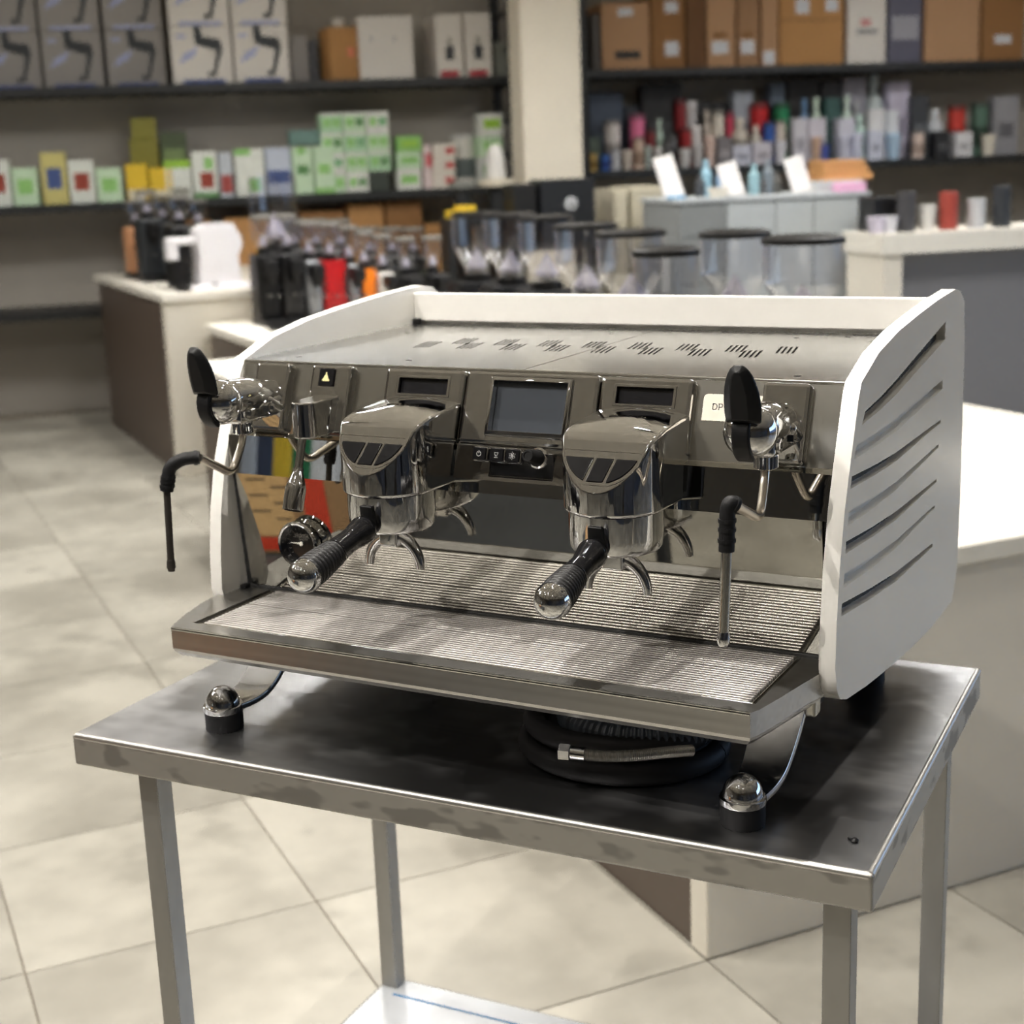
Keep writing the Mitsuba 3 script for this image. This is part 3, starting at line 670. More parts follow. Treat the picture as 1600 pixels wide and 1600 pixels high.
# --- feet
for cx, sgn in ((0.0545, 1), (0.7065, -1)):
    pc = [(0.048, 0.0300), (0.085, 0.0285), (0.110, 0.0335), (0.128, 0.0450), (0.145, 0.0610), (0.160, 0.0800), (0.172, 0.1020), (0.178, 0.1150)]
    P = smooth_path([(0, y, z) for y, z in pc], 22)
    tang = np.gradient(P, axis=0); tang /= np.linalg.norm(tang, axis=1, keepdims=True)
    nrm = np.stack([np.zeros(22), -tang[:, 2], tang[:, 1]], 1)
    hw = np.interp(np.linspace(0, 1, 22), [0, 0.3, 1], [0.0215, 0.0235, 0.0300])
    prof = [(-1, -0.001), (-0.96, 0.0008), (-0.8, 0.0002), (0, -0.0020), (0.8, 0.0002), (0.96, 0.0008), (1, -0.001), (1, -0.0058), (0.95, -0.0070), (0, -0.0078), (-0.95, -0.0070), (-1, -0.0058)]
    v = np.array([[(cx - sgn * 0.002 * 0 + u * hw[i], P[i, 1] + nrm[i, 1] * t_, P[i, 2] + nrm[i, 2] * t_) for u, t_ in prof] for i in range(22)])
    k = len(prof); f = []
    for i in range(21):
        for j in range(k):
            l = (j + 1) % k; f += [(i * k + j, (i + 1) * k + j, (i + 1) * k + l), (i * k + j, (i + 1) * k + l, i * k + l)]
    lm = trimesh.Trimesh(v.reshape(-1, 3), f, process=False); trimesh.repair.fix_normals(lm)
    l = obj('leg', lm, CHROME, M, smooth=45, label='curved chrome leg')
    obj('foot_pad', move(lathe([(0.0215, 0), (0.0225, 0.0015), (0.0228, 0.022), (0.0220, 0.0235)], 36), (cx, 0.048, 0)), BLACKRUB, l, smooth=40, label='black rubber foot')
    obj('foot_ring', move(lathe([(0.0228, 0.0225), (0.0235, 0.0235), (0.0235, 0.0295), (0.0215, 0.0305)], 40), (cx, 0.048, 0)), CHROME, l, smooth=40)
    obj('foot_dome', move(lathe([(0.0205 * math.cos(a), 0.030 + 0.0225 * math.sin(a)) for a in np.linspace(0, math.pi / 2, 12)], 40), (cx, 0.048, 0)), CHROME, l, smooth=60, label='chrome dome on the foot')
for cx in (0.0545, 0.7065):
    obj('rear_foot', move(lathe([(0.024, 0), (0.024, 0.02), (0.018, 0.03), (0.018, 0.09)], 24), (cx, 0.50, 0)), BLACKRUB, M, smooth=40)

# ------------------------------------------------------------------ portafilters (locked into the groups)
for gi, (cx, tip) in enumerate(((GX[0], (0.2795, -0.0740, 0.2437)), (GX[1], (0.5560, -0.0600, 0.2430)))):
    t = thing('portafilter', ('chrome portafilter with black handle locked in the left group head' if gi == 0 else 'chrome portafilter with black handle locked in the right group head'), 'portafilter', 'portafilters in the group heads')
    obj('basket_ring', move(lathe([(0.036, 0.2530), (0.045, 0.2545), (0.0480, 0.2585), (0.0492, 0.270), (0.0492, 0.2958)], 48), (cx, 0.1085, 0)), CHROME, t, smooth=40, label='chrome basket ring')
    p1 = np.array(tip, float); p0 = np.array([cx, 0.062, 0.2655]); L = np.linalg.norm(p1 - p0); e = (p1 - p0) / L
    obj('neck', cat(along(lathe([(0.010, -0.01), (0.010, 0.012), (0.008, 0.02)], 20), p0, p1), rhull([(cx - 0.009, 0.064, 0.260), (cx + 0.009, 0.064, 0.260), (cx - 0.006, 0.058, 0.286), (cx + 0.006, 0.058, 0.286)], 0.0025, 1)), BLACKPLAS, t, smooth=40)
    g0 = 0.56 * L
    obj('handle', along(lathe([(0.0100, 0.006), (0.0148, 0.010), (0.0160, 0.016), (0.0150, 0.024), (0.0128, 0.040), (0.0128, 0.050), (0.0140, g0 - 0.004), (0.0150, g0)], 32), p0, p1), BLACKGLOSS, t, smooth=40, label='glossy black handle')
    nrib = 9; rib = []
    for k in range(nrib):
        z0 = g0 + (L - 0.004 - g0) * k / nrib; z1 = g0 + (L - 0.004 - g0) * (k + 1) / nrib; rr = 0.0150 + 0.0030 * min(1, (k + 0.5) / nrib * 1.6)
        rib += [(rr - 0.0010, z0), (rr, z0 + 0.3 * (z1 - z0)), (rr, z0 + 0.75 * (z1 - z0)), (rr - 0.0010, z1 - 1e-5)]
    obj('grip', along(lathe(rib, 32), p0, p1), mat('grip_rubber', (0.010, 0.010, 0.011), 0.35, spec=0.35), t, smooth=20, label='ribbed dark grip')
    obj('end_cap', along(lathe([(0.0182, L - 0.005), (0.0186, L - 0.003)] + [(0.0180 * math.cos(a), L - 0.002 + 0.0165 * math.sin(a)) for a in np.linspace(0, math.pi / 2, 12)], 40), p0, p1), CHROME, t, smooth=60, label='chrome end cap')
    obj('spout_block', rbox(cx - 0.012, cx + 0.012, 0.095, 0.122, 0.232, 0.2535, 0.003), CHROME, t, smooth=40)
    for sgn in (-1, 1):
        sp = smooth_path([(cx + sgn * 0.006, 0.1085, 0.243), (cx + sgn * 0.018, 0.1085, 0.238), (cx + sgn * 0.029, 0.1085, 0.226), (cx + sgn * 0.034, 0.1085, 0.207)], 16)
        obj('spout', tube(sp, np.linspace(0.0085, 0.0048, 16), 14), CHROME, t, smooth=40, label='curved chrome spout')

# ------------------------------------------------------------------ hose coil under the machine
t = thing('hose_coil', 'coiled black hoses with a braided steel connector under the machine', 'hose')
def ring(cx, cy, z, r, tr, n=48, a0=0, a1=2 * math.pi, dz=0.0, ry=1.0): return [(cx + r * math.cos(a), cy + ry * r * math.sin(a), z + dz * k / n) for k, a in enumerate(np.linspace(a0, a1, n))]
HC = (0.522, 0.172)
obj('black_hose', cat(*[tube(ring(*HC, 0.0135 + 0.004 * k, 0.108 - 0.014 * k, 0, ry=0.9), 0.0130, 14) for k in range(3)], tube(ring(*HC, 0.035, 0.102, 0, a0=2.4, a1=7.9, dz=0.012, ry=0.88), 0.0125, 14)), BLACKRUB, t, smooth=50, label='thick black rubber hose')
cor = ring(HC[0] + 0.022, HC[1] + 0.012, 0.0445, 0.082, 0, n=260, a0=3.0, a1=8.6, dz=0.008)
obj('corrugated_hose', tube(cor, [0.0165 + 0.0014 * (1 if k % 4 < 2 else -1) for k in range(260)], 14), GREYPLAS, t, smooth=False, label='grey corrugated drain hose')
br = smooth_path([(0.532, 0.045, 0.046), (0.560, 0.050, 0.046), (0.595, 0.068, 0.047), (0.630, 0.105, 0.043)], 120)
obj('braided_hose', tube(br, [0.0058 + 0.0005 * (1 if k % 2 else -1) for k in range(120)], 12), conductor('braid', (0.42, 0.40, 0.36), 0.25), t, smooth=False, label='braided steel connector hose')
obj('connector_nut', cat(along(lathe([(0.0085, 0), (0.0095, 0.001), (0.0095, 0.012), (0.0085, 0.013)], 6), (0.508, 0.0405, 0.046), (0.53, 0.0445, 0.046)), along(lathe([(0.0070, 0.013), (0.0070, 0.028)], 20), (0.508, 0.0405, 0.046), (0.53, 0.0445, 0.046))), CHROME, t, smooth=30, label='chrome connector nut')

# ------------------------------------------------------------------ counters
BROWN = mat('brown_laminate', srgb(84, 72, 64), 0.45)
SLAB = mat('white_slab', srgb(226, 222, 212), 0.35)
GABLE = mat('white_gable', srgb(222, 216, 204), 0.5)
def abox(a0, a1, b0, b1, z0, z1, c=0.003):
    return move(cbox(b0, b1, a0, a1, z0, z1, c), rotz=ROT_A)   # local x = b, local y = a


def counter(label, a0, a1, b0, b1, ztop, gable=0.06):
    t = thing('display_counter', label, 'counter', 'brown and white display counters')
    obj('counter_slab', abox(a0 - 0.02, a1, b0 - 0.02, b1 + 0.02, ztop - 0.04, ztop, 0.004), SLAB, t, smooth=False, label='white worktop slab')
    obj('side_board', abox(a0 + gable, a1 - 0.01, b0 + 0.005, b0 + 0.03, FLOOR_Z, ztop - 0.04), BROWN, t, smooth=False, label='dark brown side board')
    obj('end_board', abox(a0, a0 + gable, b0, b1, FLOOR_Z, ztop - 0.04), GABLE, t, smooth=False, label='white end board')
    obj('back_board', abox(a0 + gable, a1 - 0.01, b1 - 0.03, b1 - 0.005, FLOOR_Z, ztop - 0.04), BROWN, t, smooth=False)
    obj('far_end_board', abox(a1 - 0.04, a1 - 0.01, b0 + 0.03, b1 - 0.03, FLOOR_Z, ztop - 0.04), GABLE, t, smooth=False)
    return t


Z1, Z2, Z3 = 0.070, -0.085, -0.110
counter('brown and white counter at the left edge carrying the white grinder', 5.70, 7.62, 1.235, 2.45, Z1, 0.10)
counter('brown and white counter carrying the black, red and orange grinders', 4.55, 5.66, 1.43, 2.75, Z2)
counter('brown and white counter behind the steel table carrying the large hopper grinders', 0.494, 4.40, 1.067, 2.75, Z3)

# ------------------------------------------------------------------ grinders
GREYLID = mat('lid_grey', srgb(112, 110, 106), 0.4)


def grinder(label, a, b, z, body, height=0.34, wide=0.15, deep=0.20, hop_r=0.075, hop_h=0.18, lid='dark', shape='tower', rot=0.0, group='grinders on the counters', tint=CLEAR):
    """A coffee grinder: base, body, fork, funnel hopper, lid."""
    t = thing('coffee_grinder', label, 'coffee grinder', group)
    P = ab(a, b, z); R = ROT_A + rot
    put = lambda m: move(m, P, rotz=R)
    w, d = wide / 2, deep / 2
    obj('base', put(rbox(-w, w, -d - 0.06, d, 0.0, 0.028, 0.008)), BLACKPLAS if shape != 'white' else body, t)
    if shape == 'waist':
        prof = [(-1, 0.0), (-1, 0.12), (-0.93, 0.24), (-0.78, 0.42), (-0.76, 0.58), (-0.90, 0.78), (-1, 0.90), (-0.94, 1.0)]
        poly = Polygon([(w * u, 0.03 + (height - 0.03) * v) for u, v in prof] + [(-w * u, 0.03 + (height - 0.03) * v) for u, v in prof[::-1]])
        m = ext(poly, -d, d * 0.7, 'xz')
    elif shape == 'cone':
        poly = Polygon([(-d, 0.03), (d, 0.03), (d, height * 0.8), (d * 0.7, height), (-d * 0.7, height), (-d, height * 0.82), (-d * 0.8, height * 0.5), (-d * 0.8, 0.25 * height)])
        m = ext(poly, -w, w, 'yz')
    else: m = rbox(-w * 0.92, w * 0.92, -d * 0.8, d, 0.02, height, 0.02)
    obj('body', put(m), body, t, smooth=30)
    if shape != 'waist': obj('doser', put(cat(rbox(-0.03, 0.03, -d - 0.075, -d * 0.6, height * 0.70, height * 0.93, 0.012), lathe([(0.02, height * 0.58), (0.026, height * 0.7)], 20).apply_translation((0, -d - 0.03, 0)))), BLACKPLAS if shape != 'white' else body, t)
    obj('fork', put(cat(*[rbox(sx - 0.005, sx + 0.005, -d - 0.07, -d * 0.7, height * 0.42, height * 0.45, 0.003) for sx in (-0.022, 0.022)])), CHROME, t)
    obj('collar', put(lathe([(hop_r * 0.55, height - 0.004), (hop_r * 0.6, height + 0.004), (hop_r * 0.6, height + 0.022), (hop_r * 0.5, height + 0.026)], 24)), BLACKPLAS, t, smooth=40)
    z0 = height + 0.02; z1 = z0 + hop_h
    prof = [(hop_r * 0.50, z0), (hop_r * 0.52, z0 + hop_h * 0.12), (hop_r * 0.95, z0 + hop_h * 0.42), (hop_r, z0 + hop_h * 0.50), (hop_r * 1.03, z1)]
    obj('hopper', put(lathe(prof, 40, closed=False)), tint, t, smooth=40, label='clear bean hopper')
    obj('hopper_guard', put(lathe([(hop_r * 0.42, z0 + hop_h * 0.10), (hop_r * 0.46, z0 + hop_h * 0.16), (0.004, z0 + hop_h * 0.46), (0.0, z0 + hop_h * 0.47)], 8, closed=False)), mat('hopper_guard', srgb(176, 172, 186), 0.2), t, smooth=False)
    obj('hopper_slide', put(cat(rbox(-hop_r * 0.75, hop_r * 0.4, -0.012, 0.012, z0 + hop_h * 0.05, z0 + hop_h * 0.08, 0.003))), mat('slide_grey', srgb(120, 118, 116), 0.4), t)
    if lid: obj('lid', put(lathe([(hop_r * 1.06, z1 - 0.008), (hop_r * 1.08, z1), (hop_r * 1.06, z1 + 0.006), (hop_r * 0.9, z1 + 0.012), (hop_r * 0.3, z1 + 0.013)], 44)), BLACKPLAS if lid == 'dark' else GREYLID, t, smooth=40, label='round dark lid')
    return t


near = [(1255, 375, 3.85, .108, 'second largest clear hopper with black lid, rightmost behind the white rear panel'), (1148, 366, 4.24, .103, 'clear hopper grinder with black lid, second from the right behind the machine'),
        (1040, 394, 3.58, .081, 'smaller lower clear hopper behind the machine, third from the right'), (985, 365, 4.50, .108, 'clear hopper grinder with black lid, fourth from the right behind the machine'),
        (915, 354, 5.05, .112, 'clear hopper grinder with black lid, fifth from the right behind the machine'), (852, 341, 5.65, .110, 'clear hopper grinder with black lid, sixth from the right behind the machine'),
        (795, 337, 6.00, .110, 'clear hopper grinder with black lid, seventh from the right behind the machine'), (742, 335, 6.45, .110, 'clear hopper grinder with black lid, farthest left of the row behind the machine')]
near[0] = near[0][:4] + ('largest clear hopper with black lid, rightmost behind the white rear panel',)
steel_body = mat('grinder_grey', srgb(120, 120, 122), 0.35, 0.5)
for px, py, dep, r, lb in near:
    d = RIGHT * (px - 800) / FPX + DOWN * (py - 800) / FPX + FWD
    p = CAM + d * dep
    hop = 0.215 + 0.02 * max(0, dep - 4.2)
    hgt = p[2] - Z3 - hop - 0.015
    grinder(lb, p @ A_, p @ B_, Z3, (BLACKPLAS, steel_body)[round(dep * 10) % 2], hgt - 0.005, 0.17, 0.24, r * 0.94, hop, 'dark', 'tower', 90, 'clear hopper grinders behind the machine')

row2 = [(1.670, BLACKPLAS, 'tower', 'black tower grinder, leftmost of the row ending with the orange one'), (1.788, mat('grinder_black2', (0.008, 0.008, 0.009), 0.25), 'tower', 'glossy black tower grinder, second of the row with the red one'),
        (1.892, mat('grinder_silver', srgb(150, 152, 156), 0.3, 0.7), 'tower', 'silver grinder between the black and the red ones'), (1.997, mat('grinder_red', srgb(176, 24, 28), 0.3), 'waist', 'red grinder with waisted body'),
        (2.092, mat('grinder_silver', srgb(150, 152, 156), 0.3, 0.7), 'tower', 'silver grinder between the red and the orange ones'), (2.165, mat('grinder_orange', srgb(240, 128, 24), 0.3), 'waist', 'orange grinder with waisted body'),
        (2.258, mat('grinder_white', srgb(214, 210, 204), 0.35), 'tower', 'white grinder to the right of the orange one'), (2.378, BLACKPLAS, 'tower', 'black grinder at the right end of the row with the orange one'), (2.52, mat('grinder_black2', (0.008, 0.008, 0.009), 0.25), 'tower', 'glossy black grinder half hidden by the white side panel of the machine')]
for k, (b, m_, sh, lb) in enumerate(row2):
    grinder(lb, 5.42 - 0.01 * k, b, Z2, m_, (0.34, 0.34, 0.30, 0.29, 0.27, 0.24, 0.22, 0.20, 0.20)[k], (0.115, 0.115, 0.088, 0.115, 0.065, 0.075, 0.095, 0.125, 0.12)[k], 0.18, 0.05, 0.15, 'grey', sh, 0, 'grinders in the coloured row')
for k, (a, b, z) in enumerate(((6.35, 2.10, Z1), (6.35, 2.235, Z1), (6.35, 2.37, Z1), (6.50, 2.60, Z1 - 0.05), (6.50, 2.735, Z1 - 0.05), (6.50, 2.87, Z1 - 0.05))):
    grinder('clear hopper with grey lid in the back row, number %s from the left' % ('one', 'two', 'three', 'four', 'five', 'six', 'seven')[k], a, b, z, steel_body, 0.15 - 0.008 * k, 0.11, 0.16, 0.066, 0.13, 'grey', 'tower', 0, 'grinders in the back row')
counter('low white counter under the back row of clear hoppers', 6.25, 6.80, 2.52, 2.97, Z1 - 0.05)
grinder('tall grinder with a large clear cylinder hopper and yellow tag behind the black ones', 6.05, 1.92, Z1, BLACKPLAS, 0.17, 0.14, 0.18, 0.125, 0.36, None, 'tower', 0, 'tall grinders on the left counter')
one('hanging_tag', move(cbox(-0.02, 0.02, -0.002, 0.002, 0, 0.09, 0.001), ab(6.0, 1.80, Z1 + 0.13), rotz=ROT_A, roty=20), paint((222, 160, 40)), 'small yellow tag hanging beside the tall clear hopper', 'tag', smooth=False)

# left counter: the white grinder, black grinders, small machines
WG = mat('grinder_white2', srgb(232, 230, 234), 0.35)
t = thing('white_grinder', 'large white grinder with a slanted head on the left counter', 'coffee grinder')
P = ab(5.90, 1.55, Z1)
put = lambda m: move(m, P, rotz=ROT_A)
obj('body', put(ext(Polygon([(-0.11, 0), (0.11, 0), (0.10, 0.16), (0.125, 0.21), (0.125, 0.25), (0.085, 0.325), (-0.05, 0.325), (-0.10, 0.29), (-0.095, 0.16)]), -0.09, 0.09, 'xz')), WG, t)
obj('base', put(rbox(-0.16, 0.17, -0.14, 0.10, 0, 0.02, 0.006)), WG, t)
obj('arm', put(rbox(-0.24, -0.08, -0.05, 0.05, 0.225, 0.265, 0.012)), WG, t)
obj('chute', put(rbox(-0.25, -0.19, -0.045, 0.045, 0.15, 0.26, 0.012)), WG, t)
obj('cup', put(lathe([(0.032, 0.02), (0.038, 0.13), (0.036, 0.13), (0.030, 0.024)], 20).apply_translation((-0.215, 0, 0))), BLACKPLAS, t)
for k, (a, b, col, h, lb) in enumerate(((6.75, 1.40, (38, 42, 46), 0.30, 'dark grey grinder with slim body at the far left counter'), (6.42, 1.50, (24, 24, 26), 0.27, 'black grinder between the dark grey and the white one'), (7.1, 1.40, (206, 150, 110), 0.25, 'light grinder with orange print near the left edge'),
                                        (7.40, 1.62, (60, 62, 66), 0.26, 'grey grinder at the far end of the left counter'), (7.05, 1.75, (210, 210, 212), 0.24, 'pale grinder at the end of the left counter by the shelf'))):
    grinder(lb, a, b, Z1, paint(col, 0.35), h * 1.15, 0.15, 0.18, 0.055, 0.12, 'grey', 'tower', 0, 'small grinders on the left counter')
for k, (a, b) in enumerate(((5.86, 1.36), (5.9, 1.48), (6.2, 1.40))):
    one('portafilter_rest', cat(move(lathe([(0.032, 0), (0.036, 0.03), (0.030, 0.035)], 20), ab(a, b, Z1)), move(rbox(-0.012, 0.012, -0.12, -0.02, 0.01, 0.03, 0.006), ab(a, b, Z1), rotz=ROT_A + 20 * k)), BLACKPLAS, 'small black tool lying on the left counter, %s from the white grinder' % ('nearest', 'second', 'third')[k], 'tool', 'black tools on the left counter')
for k, (a, b) in enumerate(((5.22, 1.66), (5.20, 1.86))):
    one('drip_pan', move(rbox(-0.07, 0.07, -0.05, 0.05, 0, 0.018, 0.006), ab(a - 0.12, b, Z2), rotz=ROT_A), BLACKPLAS, 'flat black drip pan in front of the %s black tower grinder' % ('first', 'second')[k], 'drip pan', 'drip pans')

# ------------------------------------------------------------------ shelving at the back wall
BLK = mat('shelf_black', srgb(26, 29, 31), 0.45)


def shelving(label, w0, w1, boards, n0=7.80, n1=8.30):
    t = thing('shelving_unit', label, 'shelf', 'black shelving units')
    for z in boards: obj('shelf_board', quad_box(w0, w1, n0, n1, z - 0.048, z), BLK, t, smooth=False)
    for w in (w0, w1 - 0.05):
        for n in (n0 + 0.005, n1 - 0.055): obj('post', quad_box(w, w + 0.05, n, n + 0.05, FLOOR_Z, 2.1), BLK, t, smooth=False)
        rungs = [quad_box(w + 0.01, w + 0.04, n0 + 0.05, n1 - 0.05, z, z + 0.03) for z in np.arange(FLOOR_Z + 0.2, 2.1, 0.22)]
        obj('end_frame', cat(*rungs), BLK, t, smooth=False)
    return t


BOARDS_L = (1.173, 0.490, -0.15)
BOARDS_R = (1.196, 0.558, -0.15)
shelving('black shelving unit left of the white column', -2.6, 2.37, BOARDS_L)
shelving('black shelving unit right of the white column', 2.79, 6.7, BOARDS_R)
ORD = ['first', 'second', 'third', 'fourth', 'fifth', 'sixth', 'seventh', 'eighth', 'ninth', 'tenth', 'eleventh', 'twelfth', 'thirteenth', 'fourteenth', 'fifteenth', 'sixteenth', 'seventeenth', 'eighteenth', 'nineteenth', 'twentieth']
KRAFT = mat('kraft', srgb(178, 132, 82), 0.8); KRAFT2 = mat('kraft_dark', srgb(140, 100, 60), 0.8); KRAFT3 = mat('kraft_pale', srgb(176, 138, 104), 0.8)
TAPE = mat('tape', srgb(196, 160, 110), 0.4)


def wpx(x0, x1, y, n): return at_n(x0, y, n)[0], at_n(x1, y, n)[0]
def zpx(x, y, n): return at_n(x, y, n)[1]


def carton(label, w0, w1, z0, z1, n, depth, m, prints=(), name='carton', category='box', group=None, tape=False, twist=0.0):
    """Box on a shelf; prints = [(u0, u1, v0, v1, material)] as fractions of its front face."""
    t = thing(name, label, category, group)
    cx, W2, D2 = (w0 + w1) / 2, (w1 - w0) / 2 - 0.001, depth / 2
    P = rn(cx, n + D2, z0); R = ROT_W + twist
    put = lambda m_: move(m_, P, rotz=R)
    H = z1 - z0
    obj('body', put(cbox(-W2, W2, -D2, D2, 0.0005, H - 0.0005, 0.003)), m, t, smooth=False)
    for u0, u1, v0, v1, pm, nm in prints:
        obj(nm, put(cbox(-W2 + 2 * W2 * u0, -W2 + 2 * W2 * u1, -D2 - 0.0012, -D2 + 0.001, H * v0, H * v1, 0.0003)), pm, t, smooth=False)
    if tape: obj('tape', put(cbox(-0.025, 0.025, -D2 + 0.004, D2 - 0.004, H - 0.001, H + 0.0006, 0.0002)), TAPE, t, smooth=False)
    return t, put, W2, D2, H


def bottle(label, w, n, z0, h, r, m, cap, kind='bottle', group=None, band=None):
    t = thing(kind, label, kind.replace('_', ' '), group)
    P = rn(w, n, z0)
    if kind in ('can', 'tub', 'tin', 'cup'):
        k = 1.0 if kind != 'cup' else 0.78
        obj('body', move(lathe([(r * 0.94 * k, 0.001), (r * k, 0.004), (r, h * 0.90), (r * 0.97, h * 0.92)], 18), P), m, t, smooth=40)
        obj('lid', move(lathe([(r * 1.02, h * 0.91), (r * 1.02, h * 0.985), (r * 0.95, h)], 18), P), cap, t, smooth=40)
    else:
        obj('body', move(lathe([(r * 0.92, 0.001), (r, 0.006), (r, h * 0.62), (r * 0.86, h * 0.72), (r * 0.42, h * 0.80), (r * 0.40, h * 0.86)], 18), P), m, t, smooth=40)
        obj('cap', move(lathe([(r * 0.50, h * 0.855), (r * 0.52, h * 0.98), (r * 0.46, h)], 16), P), cap, t, smooth=40)
    if band: obj('label_band', move(lathe([(r * 1.012, h * 0.18), (r * 1.012, h * 0.55)], 18, closed=False), P), band, t, smooth=40)
    return t


BOXWHITE = mat('box_white', srgb(218, 213, 207), 0.6); BOXGREY = mat('box_grey', srgb(150, 146, 143), 0.6)
BLUEB = mat('blue_band', srgb(52, 72, 132), 0.5); PALEBLUE = mat('pale_blue_print', srgb(168, 174, 206), 0.6); DKPRINT = mat('dark_print', srgb(48, 52, 56), 0.6)
REDB = mat('red_band', srgb(168, 36, 54), 0.5)
sil = Polygon([(-0.09, 0.16), (-0.05, 0.165), (-0.035, 0.10), (0.07, 0.085), (0.085, 0.03), (0.055, -0.06), (0.035, -0.13), (-0.02, -0.135), (-0.015, -0.11), (0.02, -0.10), (0.045, 0.02), (-0.03, 0.04), (-0.085, 0.06)])
# white grinder cartons, two high
cols = [(-30, 62, 8.0), (66, 160, 8.0), (166, 258, 8.0), (268, 363, 7.86), (366, 452, 7.86)]
for row in (0, 1):
    for k, (x0, x1, n) in enumerate(cols):
        w0, w1 = wpx(x0, x1, 90, n); h = 0.335
        z0 = BOARDS_L[0] + row * (h + 0.003)
        where = ('leftmost', 'second from the left', 'third from the left', 'second from the right', 'rightmost')[k]
        t, put, W2, D2, H = carton('white carton picturing a black grinder, %s in the %s row' % (where, ('lower', 'upper')[row]), w0, w1, z0, z0 + h, n, 0.30, BOXWHITE if k > 2 else BOXGREY,
                                   [(0.16, 0.86, 0.005, 0.075, BLUEB if row == 0 else PALEBLUE, 'blue_band'), (0.10, 0.26, 0.80, 0.86, PALEBLUE, 'small_print')], group='white grinder cartons')
        pic = ext(shapely.affinity.scale(sil, 0.95, 1.0, origin=(0, 0)), -0.0005, 0.0008, 'xz')
        obj('picture', put(move(pic, (W2 * 0.25, -D2 - 0.0003, H * 0.52))), DKPRINT, t, smooth=False)
        obj('script_print', put(cat(*[move(cbox(-0.05, 0.05, -0.0008, 0.0004, -0.008, 0.008, 0.0003), (-W2 * 0.50 + 0.012 * q, -D2, H * (0.44 + 0.06 * q)), roty=-25) for q in range(3)])), PALEBLUE, t, smooth=False)
carton('narrow grey carton beside the white grinder cartons', *wpx(455, 482, 90, 8.0), BOARDS_L[0], zpx(468, 55, 8.0), 8.0, 0.25, BOXGREY)
carton('narrow dark carton between the grey carton and the kraft box', *wpx(483, 497, 90, 8.02), BOARDS_L[0], zpx(490, 62, 8.02), 8.02, 0.2, paint((58, 60, 66)))
w0, w1 = wpx(509, 557, 90, 7.93)
carton('kraft carton with a red sticker on the top left shelf', w0, w1, BOARDS_L[0], zpx(530, 42, 7.9), 7.9, 0.24, KRAFT, [(0.62, 0.84, 0.44, 0.62, paint((214, 128, 100)), 'red_sticker')], tape=True, twist=9)
one('cup_stack', move(lathe([(0.035, 0), (0.045, 0.05), (0.02, 0.06)], 18), rn((w0 + w1) / 2, 8.0, zpx(530, 42, 7.9))), paint((226, 222, 216)), 'small white cup on top of the kraft carton', 'cup', smooth=40)
w0, w1 = wpx(561, 646, 75, 7.84)
carton('big plain white carton beside the kraft carton', w0, w1, BOARDS_L[0], zpx(600, 25, 7.84), 7.84, 0.34, BOXWHITE, [(0.2, 0.27, 0.6, 0.68, paint((186, 184, 184)), 'small_print'), (0.62, 0.69, 0.6, 0.68, paint((186, 184, 184)), 'small_print')])
for k, (x0, x1, y) in enumerate(((682, 723, 22), (727, 768, 20))):
    w0, w1 = wpx(x0, x1, 75, 7.84)
    carton('tall white carton with a red foot and a black picture, %s of two' % ('left', 'right')[k], w0, w1, BOARDS_L[0], zpx(x0 + 20, y, 7.84), 7.84, 0.40, BOXWHITE, [(0.12, 0.82, 0.01, 0.11, REDB, 'red_band'), (0.34, 0.66, 0.28, 0.50, DKPRINT, 'picture'), (0.42, 0.58, 0.52, 0.64, paint((140, 138, 130)), 'picture_top')], group='tall white cartons with a red foot')
carton('low grey carton at the right end of the top left shelf', *wpx(772, 795, 75, 7.95), BOARDS_L[0], zpx(780, 66, 7.95), 7.95, 0.2, paint((120, 122, 112)))
for k, (x0, x1, y) in enumerate(((-140, -40, 20), (-260, -150, 40))):
    carton('kraft carton at the far left of the top left shelf, %s' % ('beside the grey cartons', 'at the end')[k], *wpx(x0, x1, 90, 7.9), BOARDS_L[0], zpx((x0 + x1) / 2, y, 7.9), 7.9, 0.3, KRAFT2, tape=True)

# lower left shelf: cleaning products
G1, G2, G3, G4 = paint((196, 222, 190)), paint((142, 196, 112)), paint((222, 226, 218)), paint((92, 140, 84))
YEL, LIME = paint((226, 190, 48)), paint((150, 196, 60)); OLIVE = paint((128, 124, 44)); DKG = paint((70, 84, 56)); RED2 = paint((150, 60, 44)); BLU2 = paint((64, 84, 138)); TEAL = paint((104, 136, 130))
zl = BOARDS_L[1]
def low(label, x0, x1, y0, y1, m, n=7.86, depth=0.16, prints=(), **k):
    """Box standing from pixel row y0 (None: the shelf) up to row y1."""
    w0, w1 = wpx(x0, x1, y1 + 15, n); xm = (x0 + x1) / 2
    return carton(label, w0, w1, zl if y0 is None else zpx(xm, y0, n), zpx(xm, y1, n), n, depth, m, prints, **k)
low('olive tin box, lower of two at the left end of the lower left shelf', 202, 247, None, 216, OLIVE, 8.02, name='tin_box')
low('olive tin box, upper of two at the left end of the lower left shelf', 204, 244, 216, 184, OLIVE, 8.02, name='tin_box')
low('dark green box behind the lime lidded pack', 250, 291, None, 206, DKG, 8.04, prints=[(0.1, 0.9, 0.55, 0.75, paint((120, 140, 90)), 'label')])
for k, (x0, x1, y) in enumerate(((196, 230, 256), (233, 270, 262))):
    low('yellow pack on the lower left shelf, %s of two' % ('left', 'right')[k], x0, x1, None, y, YEL, prints=[(0.05, 0.95, 0.05, 0.32, paint((214, 204, 176)), 'white_print')], group='yellow packs')
low('white pack with lime lid on the lower left shelf', 256, 298, None, 250, G3, prints=[(0, 1, 0.80, 0.995, LIME, 'lime_band'), (0.1, 0.9, 0.1, 0.3, paint((150, 150, 140)), 'print')])
